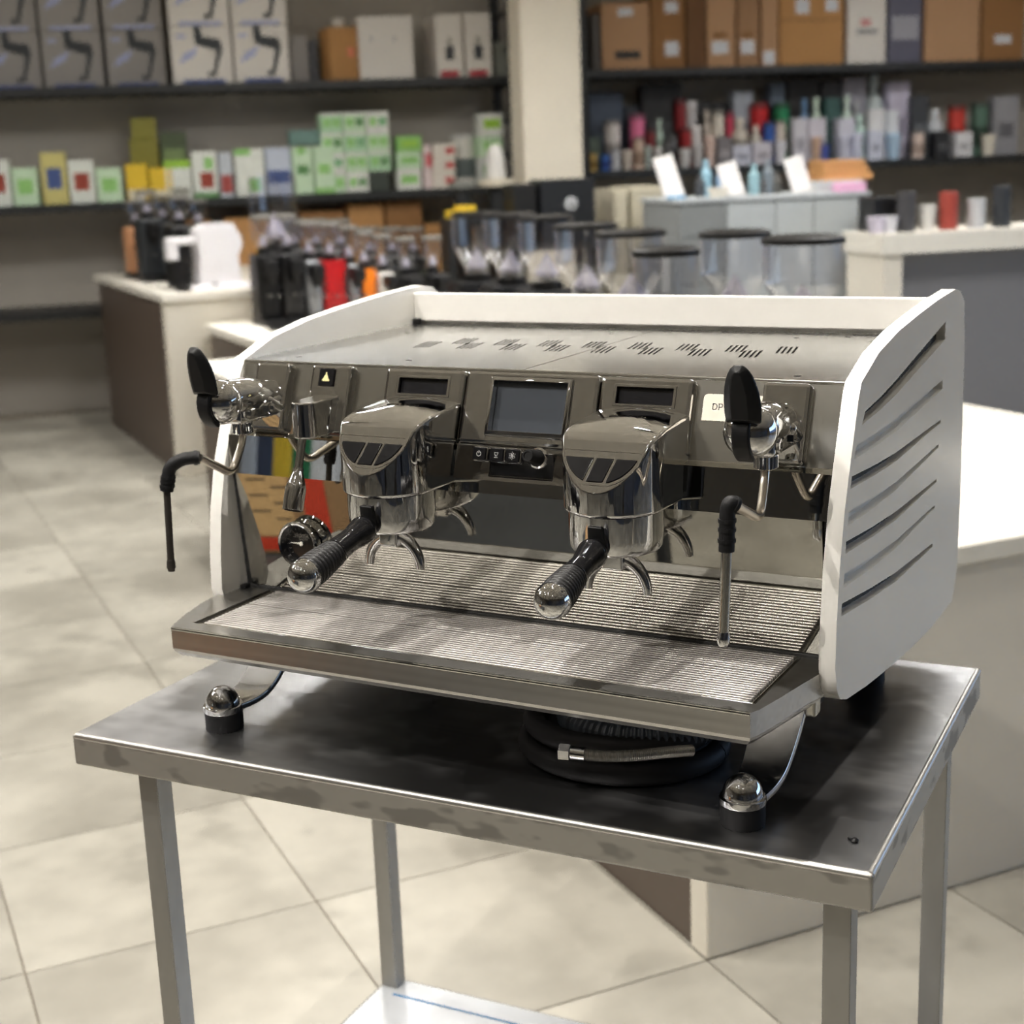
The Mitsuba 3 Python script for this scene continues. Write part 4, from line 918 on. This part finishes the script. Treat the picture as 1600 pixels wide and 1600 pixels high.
low('white carton with green dot and brown picture', 299, 338, None, 236, G3, prints=[(0.5, 0.85, 0.62, 0.86, G2, 'green_dot'), (0.30, 0.85, 0.22, 0.55, RED2, 'picture'), (0.0, 1.0, 0.01, 0.12, G4, 'green_band')])
low('slim white and red carton beside the one with the brown picture', 341, 362, None, 238, paint((190, 196, 204)), prints=[(0.1, 0.95, 0.1, 0.5, paint((160, 70, 66)), 'red_print')])
low('white carton with green top and corner', 366, 412, None, 232, G3, prints=[(0, 0.55, 0.86, 0.995, G2, 'green_band'), (0.45, 0.85, 0.10, 0.38, G2, 'green_corner')])
low('white carton with blue picture', 414, 454, None, 230, paint((188, 196, 212)), prints=[(0.05, 0.95, 0.25, 0.52, BLU2, 'blue_picture')])
low('white carton with green square, left of the green stack', 456, 488, None, 230, G1, prints=[(0.2, 0.8, 0.42, 0.62, G4, 'green_square'), (0.25, 0.65, 0.85, 0.995, G2, 'green_band')])
low('white carton with lime square, beside the green stack', 490, 521, None, 228, G1, prints=[(0.2, 0.8, 0.42, 0.62, G2, 'green_square'), (0.0, 1, 0.01, 0.12, G2, 'green_band')])
low('teal box lying across the two green square cartons', 452, 502, 226, 203, TEAL, 7.92)
rows = [None, 264, 235, 206]; tops = [266, 237, 208, 178]
for r in range(4):
    for c, (x0, x1) in enumerate(((503, 538), (539, 574), (575, 610))):
        w0, w1 = wpx(x0, x1, 240, 7.88); h = 0.1225
        if r == 0 and c == 2: continue
        z0 = zl + h * r
        m_ = (G1, G3, G1, paint((176, 212, 176)))[(r + c) % 4]
        carton('green and white carton, big stack, %s column, %s from the bottom' % (('left', 'middle', 'right')[c], ORD[r]), w0, w1, z0, z0 + h - 0.0005, 7.88, 0.2, m_, [(0.12, 0.46, 0.30, 0.72, G2, 'green_print'), (0.55, 0.90, 0.30, 0.72, (G2, G4, paint((116, 170, 120)))[(r * 2 + c) % 3], 'green_print'), (0.0, 1.0, 0.86, 0.995, G3, 'white_band')], group='green and white cartons in the big stack')
low('dark carton under the right column of the green stack', 577, 608, None, 266, paint((54, 62, 56)), 7.88)
for r, (y0, y1) in enumerate(((None, 264), (264, 237), (237, 212))):
    low('green and white carton in the small stack, %s from the bottom' % ORD[r], 621, 659, y0, y1, (G3, G1, G2)[r], 7.88, prints=[(0.15, 0.85, 0.3, 0.7, G2 if r < 2 else LIME, 'green_print')], group='cartons in the small green stack')
low('slim white carton with red corner', 661, 674, None, 226, paint((224, 206, 206)), 7.88, prints=[(0.3, 1, 0.5, 0.8, paint((206, 90, 100)), 'red_print')])
for r, (y0, y1) in enumerate(((None, 270), (270, 247), (247, 224))):
    low('white and red carton in the stack near the shelf end, %s from the bottom' % ORD[r], 677, 712, y0, y1, paint((222, 214, 204)), 7.86, prints=[(0.55, 0.95, 0.3, 0.7, paint((190, 70, 72)), 'red_print')], group='white and red cartons')
w, z = at_n(726, 250, 7.95)
bottle('round white tub with dark print beside the tall green stack', w, 8.0, zl, zpx(726, 210, 7.95) - zl, 0.075, paint((216, 214, 208)), paint((200, 200, 198)), 'tub', band=paint((90, 100, 100)))
for r, (y0, y1) in enumerate(((None, 245), (245, 213), (213, 177))):
    low('green and white carton in the tall stack by the column, %s from the bottom' % ORD[r], 748, 786, y0, y1, (paint((196, 200, 196)), G1, G3)[r], 7.86, prints=[(0.2, 0.9, 0.35, 0.75, (G4, G2, LIME)[r], 'green_print')], group='cartons in the tall green stack')
for k in range(6):
    x1 = 190 - 44 * k
    low('carton on the lower left shelf, %s to the left of the yellow packs' % ORD[k], x1 - 40, x1, None, 262 - 12 * (k % 3), (G1, G3, paint((200, 190, 120)))[k % 3], 7.88, prints=[(0.2, 0.8, 0.3, 0.7, (G2, RED2, BLU2)[k % 3], 'print')], group='cartons left of the yellow packs')
# bottom left shelf: kraft cartons in the shade
for k, (x0, x1, y) in enumerate(((470, 540, 330), (545, 600, 318), (604, 660, 314), (664, 700, 350), (704, 742, 356), (350, 420, 340), (250, 330, 344))):
    w0, w1 = wpx(x0, x1, 350, 7.9)
    carton('kraft carton in the shade of the bottom left shelf, %s from the left' % ORD[(2, 3, 4, 5, 6, 1, 0)[k]], w0, w1, BOARDS_L[2], max(zpx((x0 + x1) / 2, y, 7.9), BOARDS_L[2] + 0.15), 7.9, 0.3, (KRAFT2, KRAFT, KRAFT2, KRAFT)[k % 4], tape=True, group='kraft cartons on the bottom left shelf')

# right upper shelf: kraft cartons
zr = BOARDS_R[0]
LBL = mat('paper_label_white', srgb(206, 208, 214), 0.6)
up = [(925, 938, 22, paint((70, 66, 62)), (), 'slim dark carton beside the column on the top right shelf'), (940, 1015, 4, KRAFT3, [(0.34, 0.66, 0.80, 0.92, LBL, 'white_label'), (0.28, 0.80, 0.16, 0.28, INK, 'dark_print')], 'orange brown carton with dark print at its foot'),
      (1018, 1070, -34, KRAFT2, [(0.40, 0.82, 0.14, 0.30, LBL, 'white_label'), (0.40, 0.80, 0.62, 0.74, LBL, 'white_label')], 'dark kraft carton with two white labels'), (1073, 1103, -30, mat('kraft_shade', srgb(104, 72, 44), 0.8), (), 'slim dark brown carton in the middle of the top right shelf'),
      (1105, 1149, -48, KRAFT3, [(0.15, 0.75, 0.14, 0.27, LBL, 'white_label'), (0.2, 0.7, 0.30, 0.36, KRAFT2, 'print')], 'tall kraft carton with white label, left of three'), (1153, 1186, -50, mat('kraft_mid', srgb(156, 120, 88), 0.8), [(0.12, 0.78, 0.13, 0.27, LBL, 'white_label'), (0.2, 0.7, 0.30, 0.36, KRAFT2, 'print')], 'tall kraft carton with white label, middle of three'),
      (1190, 1216, -48, KRAFT3, [(0.1, 0.8, 0.02, 0.16, LBL, 'white_label')], 'tall kraft carton with white label, right of three'), (1219, 1317, -38, KRAFT, [(0.24, 0.46, 0.58, 0.74, LBL, 'white_label'), (0.72, 0.92, 0.60, 0.74, LBL, 'white_label'), (0.0, 1.0, 0.50, 0.515, KRAFT2, 'edge')], 'wide kraft carton with two white labels'),
      (1324, 1384, -30, BOXWHITE, [(0.34, 0.60, 0.46, 0.54, paint((196, 130, 130)), 'logo'), (0.24, 0.78, 0.36, 0.42, paint((140, 140, 142)), 'print')], 'white carton with small print on the top right shelf'), (1388, 1440, -24, paint((86, 86, 104)), [(0.1, 0.9, 0.3, 0.6, paint((150, 150, 160)), 'print')], 'blue grey carton beside the white one on the top right shelf'),
      (1445, 1530, -10, KRAFT3, (), 'kraft carton near the right end of the top right shelf'), (1534, 1600, -40, KRAFT2, [(0.3, 0.7, 0.2, 0.3, LBL, 'white_label')], 'kraft carton with one white label at the right end of the top right shelf')]
for x0, x1, y, m_, pr, lb in up:
    carton(lb, *wpx(x0, x1, 60, 7.86), zr, zpx((x0 + x1) / 2, y, 7.86), 7.86, 0.36, m_, pr, group='cartons on the top right shelf')

# right lower shelf: many small goods
zq = BOARDS_R[1]
goods = [  # x0, x1, y top, colour, kind, n, words
    (922, 975, 146, (66, 78, 96), 'box', 8.10, 'blue grey'), (978, 1000, 165, (44, 50, 58), 'box', 8.12, 'dark slate'), (1004, 1064, 130, (16, 17, 18), 'box', 8.08, 'big black'), (1066, 1112, 158, (22, 20, 20), 'box', 8.12, 'low black'),
    (1114, 1142, 160, (30, 30, 30), 'box', 8.14, 'charcoal'), (1147, 1177, 142, (160, 166, 176), 'box', 8.06, 'silver'), (1204, 1226, 130, (96, 108, 124), 'box', 8.10, 'slate'), (1230, 1280, 125, (46, 44, 44), 'box', 8.14, 'brown black'), (1284, 1316, 128, (70, 70, 74), 'box', 8.14, 'grey'),
    (1290, 1313, 153, (52, 88, 84), 'box', 8.02, 'dark teal'), (1318, 1352, 122, (150, 148, 160), 'box', 8.10, 'lilac grey'), (1356, 1384, 116, (190, 200, 200), 'bottle', 8.10, 'tall pale'), (1388, 1420, 128, (196, 190, 210), 'box', 8.06, 'lilac'),
    (918, 938, 214, (70, 84, 74), 'box', 7.88, 'moss green'), (919, 934, 238, (176, 148, 84), 'can', 7.84, 'ochre'), (939, 954, 240, (52, 96, 170), 'can', 7.84, 'royal blue'), (948, 973, 188, (222, 216, 214), 'can', 7.94, 'white'), (956, 970, 232, (188, 190, 196), 'can', 7.84, 'pale grey'),
    (974, 990, 234, (196, 186, 176), 'cup', 7.85, 'cream'), (988, 1011, 178, (226, 120, 160), 'can', 7.96, 'pink'), (992, 1008, 214, (200, 176, 160), 'can', 7.86, 'beige'), (1008, 1020, 228, (160, 170, 166), 'cup', 7.85, 'sage'), (1012, 1026, 202, (120, 40, 44), 'can', 7.92, 'wine red'),
    (1026, 1039, 186, (188, 210, 196), 'bottle', 7.96, 'mint'), (1024, 1036, 230, (206, 204, 202), 'cup', 7.84, 'small white'), (1038, 1054, 216, (84, 84, 86), 'can', 7.86, 'graphite'), (1042, 1060, 210, (110, 114, 116), 'can', 7.94, 'steel grey'), (1058, 1075, 154, (136, 26, 34), 'can', 8.02, 'dark red'),
    (1074, 1092, 158, (190, 186, 188), 'cup', 8.00, 'off white'), (1066, 1084, 200, (150, 30, 34), 'can', 7.92, 'bright red'), (1082, 1098, 196, (214, 210, 210), 'cup', 7.90, 'porcelain'), (1086, 1100, 224, (186, 184, 186), 'cup', 7.84, 'grey white'), (1064, 1082, 232, (200, 198, 198), 'cup', 7.84, 'plain white'),
    (1100, 1114, 172, (190, 178, 166), 'bottle', 7.98, 'sand'), (1116, 1134, 172, (222, 214, 202), 'can', 7.94, 'ivory'), (1136, 1148, 174, (206, 66, 96), 'can', 8.00, 'raspberry'), (1104, 1120, 212, (216, 190, 180), 'cup', 7.86, 'rose'), (1122, 1144, 214, (120, 116, 120), 'box', 7.86, 'mid grey'),
    (1148, 1174, 184, (206, 198, 186), 'bottle', 7.93, 'cream coloured'), (1146, 1174, 226, (198, 200, 216), 'box', 7.85, 'white and blue'), (1178, 1204, 160, (190, 28, 34), 'can', 7.97, 'signal red'), (1176, 1192, 196, (196, 190, 180), 'bottle', 7.88, 'linen'), (1178, 1206, 222, (200, 196, 206), 'box', 7.84, 'pearl'),
    (1196, 1213, 190, (44, 84, 160), 'can', 7.91, 'cobalt blue'), (1214, 1236, 160, (30, 128, 84), 'can', 7.97, 'emerald green'), (1214, 1230, 188, (206, 196, 186), 'can', 7.90, 'bone'), (1214, 1232, 220, (214, 214, 222), 'cup', 7.84, 'snow white'), (1252, 1266, 154, (92, 130, 170), 'bottle', 8.02, 'sky blue'),
    (1270, 1286, 152, (196, 214, 196), 'bottle', 8.02, 'pale green'), (1240, 1262, 184, (206, 204, 214), 'box', 7.90, 'bluish white'), (1264, 1291, 184, (208, 204, 216), 'box', 7.90, 'light lilac'), (1272, 1286, 214, (204, 172, 150), 'cup', 7.84, 'peach'), (1284, 1298, 224, (70, 84, 160), 'can', 7.84, 'violet blue'),
    (1318, 1334, 148, (196, 214, 202), 'bottle', 7.99, 'mint white'), (1334, 1350, 158, (150, 152, 156), 'bottle', 7.99, 'cool grey'), (1310, 1336, 184, (206, 206, 220), 'box', 7.90, 'ice white'), (1338, 1356, 178, (190, 214, 206), 'bottle', 7.92, 'pale turquoise'), (1312, 1330, 212, (196, 198, 216), 'cup', 7.85, 'milk white'),
    (1334, 1352, 208, (208, 212, 232), 'cup', 7.85, 'lavender white'), (1358, 1380, 204, (204, 208, 226), 'box', 7.86, 'bluish grey'), (1358, 1382, 170, (222, 222, 224), 'box', 7.95, 'bright white'), (1386, 1404, 172, (214, 218, 226), 'box', 7.90, 'light blue white'), (1390, 1412, 208, (170, 196, 220), 'cup', 7.85, 'light blue'),
    (1424, 1450, 150, (60, 64, 70), 'box', 8.0, 'anthracite'), (1430, 1448, 205, (220, 200, 190), 'can', 7.86, 'pale pink'), (1454, 1478, 170, (200, 204, 210), 'bottle', 7.95, 'frosted'), (1462, 1484, 205, (34, 36, 40), 'box', 7.86, 'jet black'), (1488, 1512, 165, (196, 60, 50), 'can', 7.95, 'tomato red'), (1494, 1520, 206, (210, 210, 214), 'box', 7.85, 'silver white'),
    (1524, 1548, 160, (80, 110, 96), 'can', 7.95, 'olive green'), (1552, 1590, 150, (150, 150, 156), 'box', 8.0, 'stone grey'), (1540, 1560, 210, (220, 214, 200), 'cup', 7.85, 'eggshell')]
for x0, x1, y, col, kind, n, words in goods:
    w0, w1 = wpx(x0, x1, 220, n); xm = (x0 + x1) / 2; h = zpx(xm, y, n) - zq
    lb = '%s %s among the goods on the lower right shelf%s' % (words, {'box': 'carton', 'can': 'canister', 'cup': 'cup', 'bottle': 'bottle'}[kind], '' if n < 7.9 else ', row behind')
    if kind == 'box':
        carton(lb, w0, w1, zq, zq + h, n, 0.10, paint(col), [(0.2, 0.8, 0.3, 0.55, paint(tuple(min(255, v + 40) if sum(col) < 380 else v - 50 for v in col)), 'print')] if x1 - x0 > 18 else (), name='goods_box', group='small goods on the lower right shelf')
    else:
        bottle(lb, (w0 + w1) / 2, n + (w1 - w0) / 2, zq, h, (w1 - w0) / 2, paint(col, 0.35), paint(tuple(int(v * 0.6) for v in col) if kind == 'can' else tuple(min(255, v + 20) for v in col), 0.4), {'can': 'canister', 'cup': 'cup', 'bottle': 'bottle'}[kind] if kind != 'can' else 'can', group='small goods on the lower right shelf',
               band=paint(tuple(max(0, v - 60) for v in col)) if kind != 'cup' and x1 - x0 > 14 else None)

# ------------------------------------------------------------------ the middle ground: grey cabinets, signs, black box
CABL, CABD = mat('cabinet_light', srgb(176, 182, 186), 0.5), mat('cabinet_dark', srgb(128, 132, 134), 0.5)
t = thing('grey_cabinet', 'light grey cabinet block with smooth panels in the middle of the shop', 'cabinet')
n5 = 5.5
wa, wb, wc, wd = (at_n(x, 330, n5)[0] for x in (1062, 1135, 1212, 1356)); we = at_n(1272, 330, n5)[0]
zc = 0.425
obj('top', quad_box(wa - 0.01, wd + 0.01, n5 - 0.01, n5 + 0.6, zc - 0.02, zc), CABL, t, smooth=False)
obj('carcass', quad_box(wa, wd, n5 + 0.02, n5 + 0.59, FLOOR_Z, zc - 0.02), CABD, t, smooth=False)
for k, (p, q) in enumerate(((wb, wc), (wc, we), (we, wd))): obj('panel', quad_box(p + 0.003, q - 0.003, n5, n5 + 0.02, FLOOR_Z + 0.05, zc - 0.025), CABL, t, smooth=False)
zz = [FLOOR_Z + 0.05, -0.32, 0.0, 0.235, zc - 0.025]
for q in range(4): obj('drawer', quad_box(wa + 0.003, wb - 0.003, n5, n5 + 0.02, zz[q] + 0.003, zz[q + 1] - 0.003), CABD, t, smooth=False)
for k, (x0, x1, y0, y1) in enumerate(((1041, 1070, 240, 298), (1132, 1168, 252, 304), (1241, 1270, 242, 300))):
    w, z = at_n((x0 + x1) / 2, y1, n5 + 0.15); s = thing('price_sign', 'white leaning price sign on the grey cabinet, %s of three' % ('left', 'middle', 'right')[k], 'sign', 'white price signs')
    hh = zpx(x0, y0, n5 + 0.15) - zc; P = rn(w, n5 + 0.15, zc)
    obj('sheet', move(cbox(-0.055, 0.055, -0.002, 0.002, 0.01, max(hh, 0.12), 0.0008), P, rotz=ROT_W, roty=-14, rotx=-12), mat('sign_white', srgb(232, 230, 230), 0.5), s, smooth=False)
    obj('holder', move(rbox(-0.05, 0.05, -0.02, 0.03, 0.0, 0.015, 0.004), P, rotz=ROT_W), paint((90, 150, 190) if k == 0 else (200, 200, 200)), s)
for k, (x, y, c) in enumerate(((1103, 250, (150, 190, 210)), (1127, 262, (140, 170, 200)), (1178, 256, (150, 185, 195)), (1200, 250, (120, 130, 140)), (1095, 272, (70, 74, 80)), (1190, 280, (84, 84, 86)), (1212, 268, (100, 100, 98)))):
    w, z = at_n(x, y, n5 + 0.3)
    bottle('slim %s bottle on the grey cabinet, %s from the left' % ('pale blue' if c[2] > 180 else 'grey', ORD[(0 + (1, 2, 3, 5, 0, 4, 6)[k])]), w, n5 + 0.3, zc, max(z - zc, 0.1), 0.03, paint(c, 0.3), paint(c, 0.3), 'bottle', group='bottles on the grey cabinet')
bottle('small white bowl like cup on the grey cabinet between the signs', at_n(1122, 300, n5 + 0.1)[0], n5 + 0.1, zc, 0.05, 0.055, paint((222, 216, 204)), paint((222, 216, 204)), 'cup')
for k in range(3):
    w0, w1 = wpx(1275, 1350 - 6 * k, 280, n5 + 0.25)
    one('wooden_board', move(rbox(0, w1 - w0, 0, 0.2, 0.06 + 0.035 * k, 0.06 + 0.035 * k + 0.033, 0.004), rn(w0, n5 + 0.15, zc), rotz=ROT_W), mat('light_wood_%d' % k, srgb(206 - 8 * k, 152 - 6 * k, 96 - 4 * k), 0.6), 'light wooden board in the stack on the grey cabinet, %s from the bottom' % ORD[k], 'board', 'wooden boards on the grey cabinet')
w0, w1 = wpx(1273, 1352, 290, n5 + 0.12)
carton('flat grey box under the wooden boards', w0, w1 - 0.01, zc, zc + 0.06, n5 + 0.12, 0.26, paint((188, 190, 192)))
w0, w1 = wpx(1312, 1354, 295, n5 + 0.02)
carton('flat pink box at the right end of the grey cabinet', w0, w1, zc, zc + 0.05, n5 + 0.02, 0.09, paint((226, 176, 208)))
# black box with a round white emblem, between the column and the near hoppers
nb = 6.2
w0, w1 = wpx(846, 930, 310, nb)
t, put, W2, D2, H = carton('black box with a round white emblem in front of the column', w0, w1, zpx(880, 345, nb) - 0.12, zpx(880, 280, nb), nb, 0.28, paint((24, 27, 32), 0.4), name='black_box')
obj('emblem', put(move(ext(Point(0, 0).buffer(0.034).difference(Point(0.004, -0.004).buffer(0.020)).union(Point(0.006, 0.0).buffer(0.010)), 0, 0.001, 'xz'), (W2 * 0.1, -D2 - 0.0002, H * 0.62))), paint((196, 198, 204)), t, smooth=False)
t = thing('black_table', 'dark table under the black box in front of the column', 'table')
wq0, wq1 = wpx(798, 940, 340, nb)
ztab = zpx(880, 345, nb) - 0.12
obj('table_top', quad_box(wq0, wq1, nb - 0.03, nb + 0.31, ztab - 0.03, ztab), BLK, t, smooth=False)
for u in (wq0 + 0.03, wq1 - 0.07):
    for v in (nb, nb + 0.26): obj('leg', quad_box(u, u + 0.04, v, v + 0.04, FLOOR_Z, ztab - 0.03), BLK, t, smooth=False)
low_carton = carton('black carton beside the box with the emblem', *wpx(802, 838, 310, nb + 0.03), ztab, zpx(820, 288, nb), nb + 0.03, 0.25, paint((20, 21, 23), 0.4), name='black_box')
for k, (x, y, yl) in enumerate(((722, 284, 300), (775, 280, 305))):
    w, z = at_n(x, y, 7.02); t = thing('display_stand', 'small round display stand by the column, %s of two' % ('left', 'right')[k], 'stand', 'round display stands')
    P = rn(w, 7.02, 0)
    obj('plate', move(lathe([((0.075, 0.105)[k], z - 0.04), ((0.08, 0.11)[k], z - 0.02), ((0.075, 0.105)[k], z)], 28), P), paint((200, 192, 174) if k else (110, 112, 108)), t, smooth=40)
    obj('column', move(lathe([(0.08, FLOOR_Z), (0.08, FLOOR_Z + 0.03), (0.05, FLOOR_Z + 0.05), (0.05, z - 0.04)], 24), P), BLK, t, smooth=40)
one('white_jug', move(lathe([(0.05, 0), (0.06, 0.02), (0.05, 0.15), (0.035, 0.18), (0.03, 0.2)], 20), rn(*[at_n(775, 280, 7.02)[0], 7.02], zpx(775, 280, 7.02))), paint((208, 206, 202)), 'pale jug on the right round display stand', 'jug', smooth=40)
for k, (x0, x1, y) in enumerate(((700, 712, 330), (714, 744, 322))):
    w0, w1 = wpx(x0, x1, 330, 6.6); carton('yellow box by the left round display stand, %s of two' % ('smaller', 'larger')[k], w0, w1, zpx(x0, y + (12 if k == 0 else 16), 6.6), zpx(x0, y, 6.6), 6.6, 0.1, YEL, group='yellow boxes')
t = thing('dark_rack', 'dark low rack under the yellow boxes', 'rack')
w0, w1 = wpx(698, 786, 330, 6.6)
obj('rack_top', quad_box(w0, w1, 6.55, 6.85, zpx(714, 341, 6.6) - 0.03, zpx(714, 340, 6.6) - 0.004), BLK, t, smooth=False)
for u in (w0, w1 - 0.04): obj('leg', quad_box(u, u + 0.04, 6.57, 6.83, FLOOR_Z, zpx(714, 341, 6.6) - 0.03), BLK, t, smooth=False)
# pale cabinets left of the grey block
for k, (x0, x1, y) in enumerate(((960, 981, 296), (986, 1038, 292))):
    w0, w1 = wpx(x0, x1, 330, 6.3)
    t = thing('pale_cabinet', 'beige cabinet left of the grey cabinet, %s' % ('narrow one', 'wide one with a black bracket')[k], 'cabinet', 'beige cabinets')
    obj('body', quad_box(w0, w1, 6.3, 6.7, FLOOR_Z, zpx(x0, y, 6.3)), mat('cabinet_beige', srgb(186, 180, 162), 0.6), t, smooth=False)
    obj('door', quad_box(w0 + 0.008, w1 - 0.008, 6.285, 6.3, FLOOR_Z + 0.06, zpx(x0, y, 6.3) - 0.02), mat('cabinet_beige', srgb(186, 180, 162), 0.6), t, smooth=False)
    if k: obj('bracket', quad_box((w0 + w1) / 2, (w0 + w1) / 2 + 0.05, 6.24, 6.285, zpx(1015, 335, 6.3), zpx(1015, 310, 6.3)), BLACKPLAS, t, smooth=False)
# white counter at the right edge
t = thing('white_counter', 'white counter at the right edge beyond the machine', 'counter')
nw = 5.0; w0 = at_n(1358, 380, nw)[0]; zt_ = zpx(1380, 366, nw)
w0 += 0.06
obj('counter_slab', quad_box(w0, 6.4, nw - 0.02, nw + 0.42, zt_ - 0.10, zt_), SLAB, t, smooth=False)
obj('front_board', quad_box(w0 + 0.12, 6.35, nw + 0.10, nw + 0.13, FLOOR_Z, zt_ - 0.10), mat('counter_grey', srgb(120, 120, 124), 0.5), t, smooth=False)
obj('end_board', quad_box(w0 + 0.02, w0 + 0.12, nw, nw + 0.40, FLOOR_Z, zt_ - 0.10), GABLE, t, smooth=False)
carton('black box on the white counter at the right edge', *wpx(1366, 1402, 320, nw + 0.2), zt_, zpx(1378, 308, nw + 0.2), nw + 0.2, 0.18, paint((16, 16, 18), 0.4), name='black_box')
for k, (x, y, c, kd) in enumerate(((1372, 340, (196, 190, 206), 'cup'), (1392, 348, (206, 206, 214), 'cup'), (1420, 300, (60, 60, 64), 'can'), (1452, 320, (210, 208, 204), 'cup'), (1486, 300, (150, 60, 50), 'can'), (1530, 310, (180, 182, 186), 'can'), (1570, 290, (40, 44, 50), 'can'))):
    w, z = at_n(x, y, nw + 0.1); bottle('%s on the white counter, %s from the left' % ({'cup': 'pale cup', 'can': 'canister'}[kd], ORD[k]), w, nw + 0.12, zt_, max(0.08, z - zt_), 0.045, paint(c), paint(c), kd, group='cups and canisters on the white counter')

# ------------------------------------------------------------------ what the chrome mirrors: the shop behind the camera
DK = mat('cabinet_black', srgb(60, 62, 64), 0.4); DK2 = mat('cabinet_navy', srgb(52, 58, 72), 0.4)
for k in range(6):
    t = thing('tall_cabinet', 'tall dark cabinet along the front wall behind the camera, %s from the left' % ORD[k], 'cabinet', 'tall dark cabinets')
    w0 = -4.6 + 1.75 * k
    obj('carcass', quad_box(w0, w0 + 1.55, N0 + 0.05, N0 + 0.55, FLOOR_Z, 1.15), DK if k % 2 else DK2, t, smooth=False)
    for q in range(3): obj('door', quad_box(w0 + 0.02 + 0.51 * q, w0 + 0.51 + 0.51 * q, N0 + 0.55, N0 + 0.57, FLOOR_Z + 0.08, 1.12), DK2 if k % 2 else DK, t, smooth=False)
t = thing('dark_trolley', 'dark trolley on the floor in front of the machine, left of the camera', 'trolley')
tm = lambda m: move(m, (-0.78, -1.22, 0), rotz=8)
obj('deck', tm(rbox(-1.0, 0.62, -0.42, 0.36, -0.52, -0.47, 0.006)), DK, t)
for x in (-0.95, 0.55):
    for y in (-0.36, 0.30): obj('leg', tm(rbox(x, x + 0.03, y, y + 0.03, FLOOR_Z, -0.52, 0.004)), DK, t)
t = thing('kraft_carton', 'kraft carton with red sticker on the dark trolley, seen in the backsplash', 'box')
bm = lambda m: move(m, (-0.86, -1.12, -0.47), rotz=-10)
obj('body', bm(cbox(-0.20, 0.20, -0.12, 0.12, 0.001, 0.225, 0.004)), mat('kraft_brown', srgb(150, 118, 84), 0.8), t, smooth=False)
obj('label', bm(cbox(-0.15, -0.03, 0.1198, 0.1212, 0.05, 0.215, 0.0003)), mat('kraft_label', srgb(206, 170, 120), 0.7), t, smooth=False)
obj('red_band', bm(cbox(-0.14, 0.06, 0.1211, 0.1218, 0.012, 0.045, 0.0002)), mat('sticker_red', srgb(200, 60, 36), 0.5), t, smooth=False)
obj('red_sticker', bm(cbox(0.0, 0.06, 0.1198, 0.1212, 0.05, 0.20, 0.0003)), mat('sticker_red', srgb(200, 60, 36), 0.5), t, smooth=False)
obj('print', bm(cat(*[cbox(-0.135 + 0.06 * (q % 2), -0.085 + 0.05 * (q % 2), 0.1211, 0.1217, 0.19 - 0.02 * q, 0.195 - 0.02 * q, 0.0002) for q in range(6)])), INK, t, smooth=False)
t = thing('dark_rack', 'dark low rack to the left of the camera carrying the coffee sacks', 'rack')
rk = lambda m: move(m, (-2.45, -3.35, 0), rotz=38)
obj('deck', rk(rbox(-0.75, 0.75, -0.25, 0.25, -0.30, -0.26, 0.005)), DK, t)
for x in (-0.72, 0.68):
    for y in (-0.22, 0.18): obj('leg', rk(rbox(x, x + 0.04, y, y + 0.04, FLOOR_Z, -0.30, 0.004)), DK, t)
for k, (x, c, lb) in enumerate(((-0.56, (176, 190, 214), 'pale blue sack on the rack, first of five'), (-0.28, (52, 66, 96), 'navy sack on the rack beside the yellow one'), (0.0, (214, 186, 60), 'yellow sack on the rack'), (0.28, (32, 110, 76), 'green sack on the rack beside the yellow one'), (0.56, (206, 214, 228), 'white sack on the rack, last of five'))):
    pts = [(sx * 0.095, sy * 0.06, z) for sx in (-1, 1) for sy in (-1, 1) for z in (0.04, 0.58)] + [(sx * 0.08, 0, 0.66) for sx in (-1, 1)]
    one('coffee_sack', rk(move(rhull(pts, 0.036), (x, 0, -0.26))), paint(c), lb, 'sack', 'sacks on the rack')
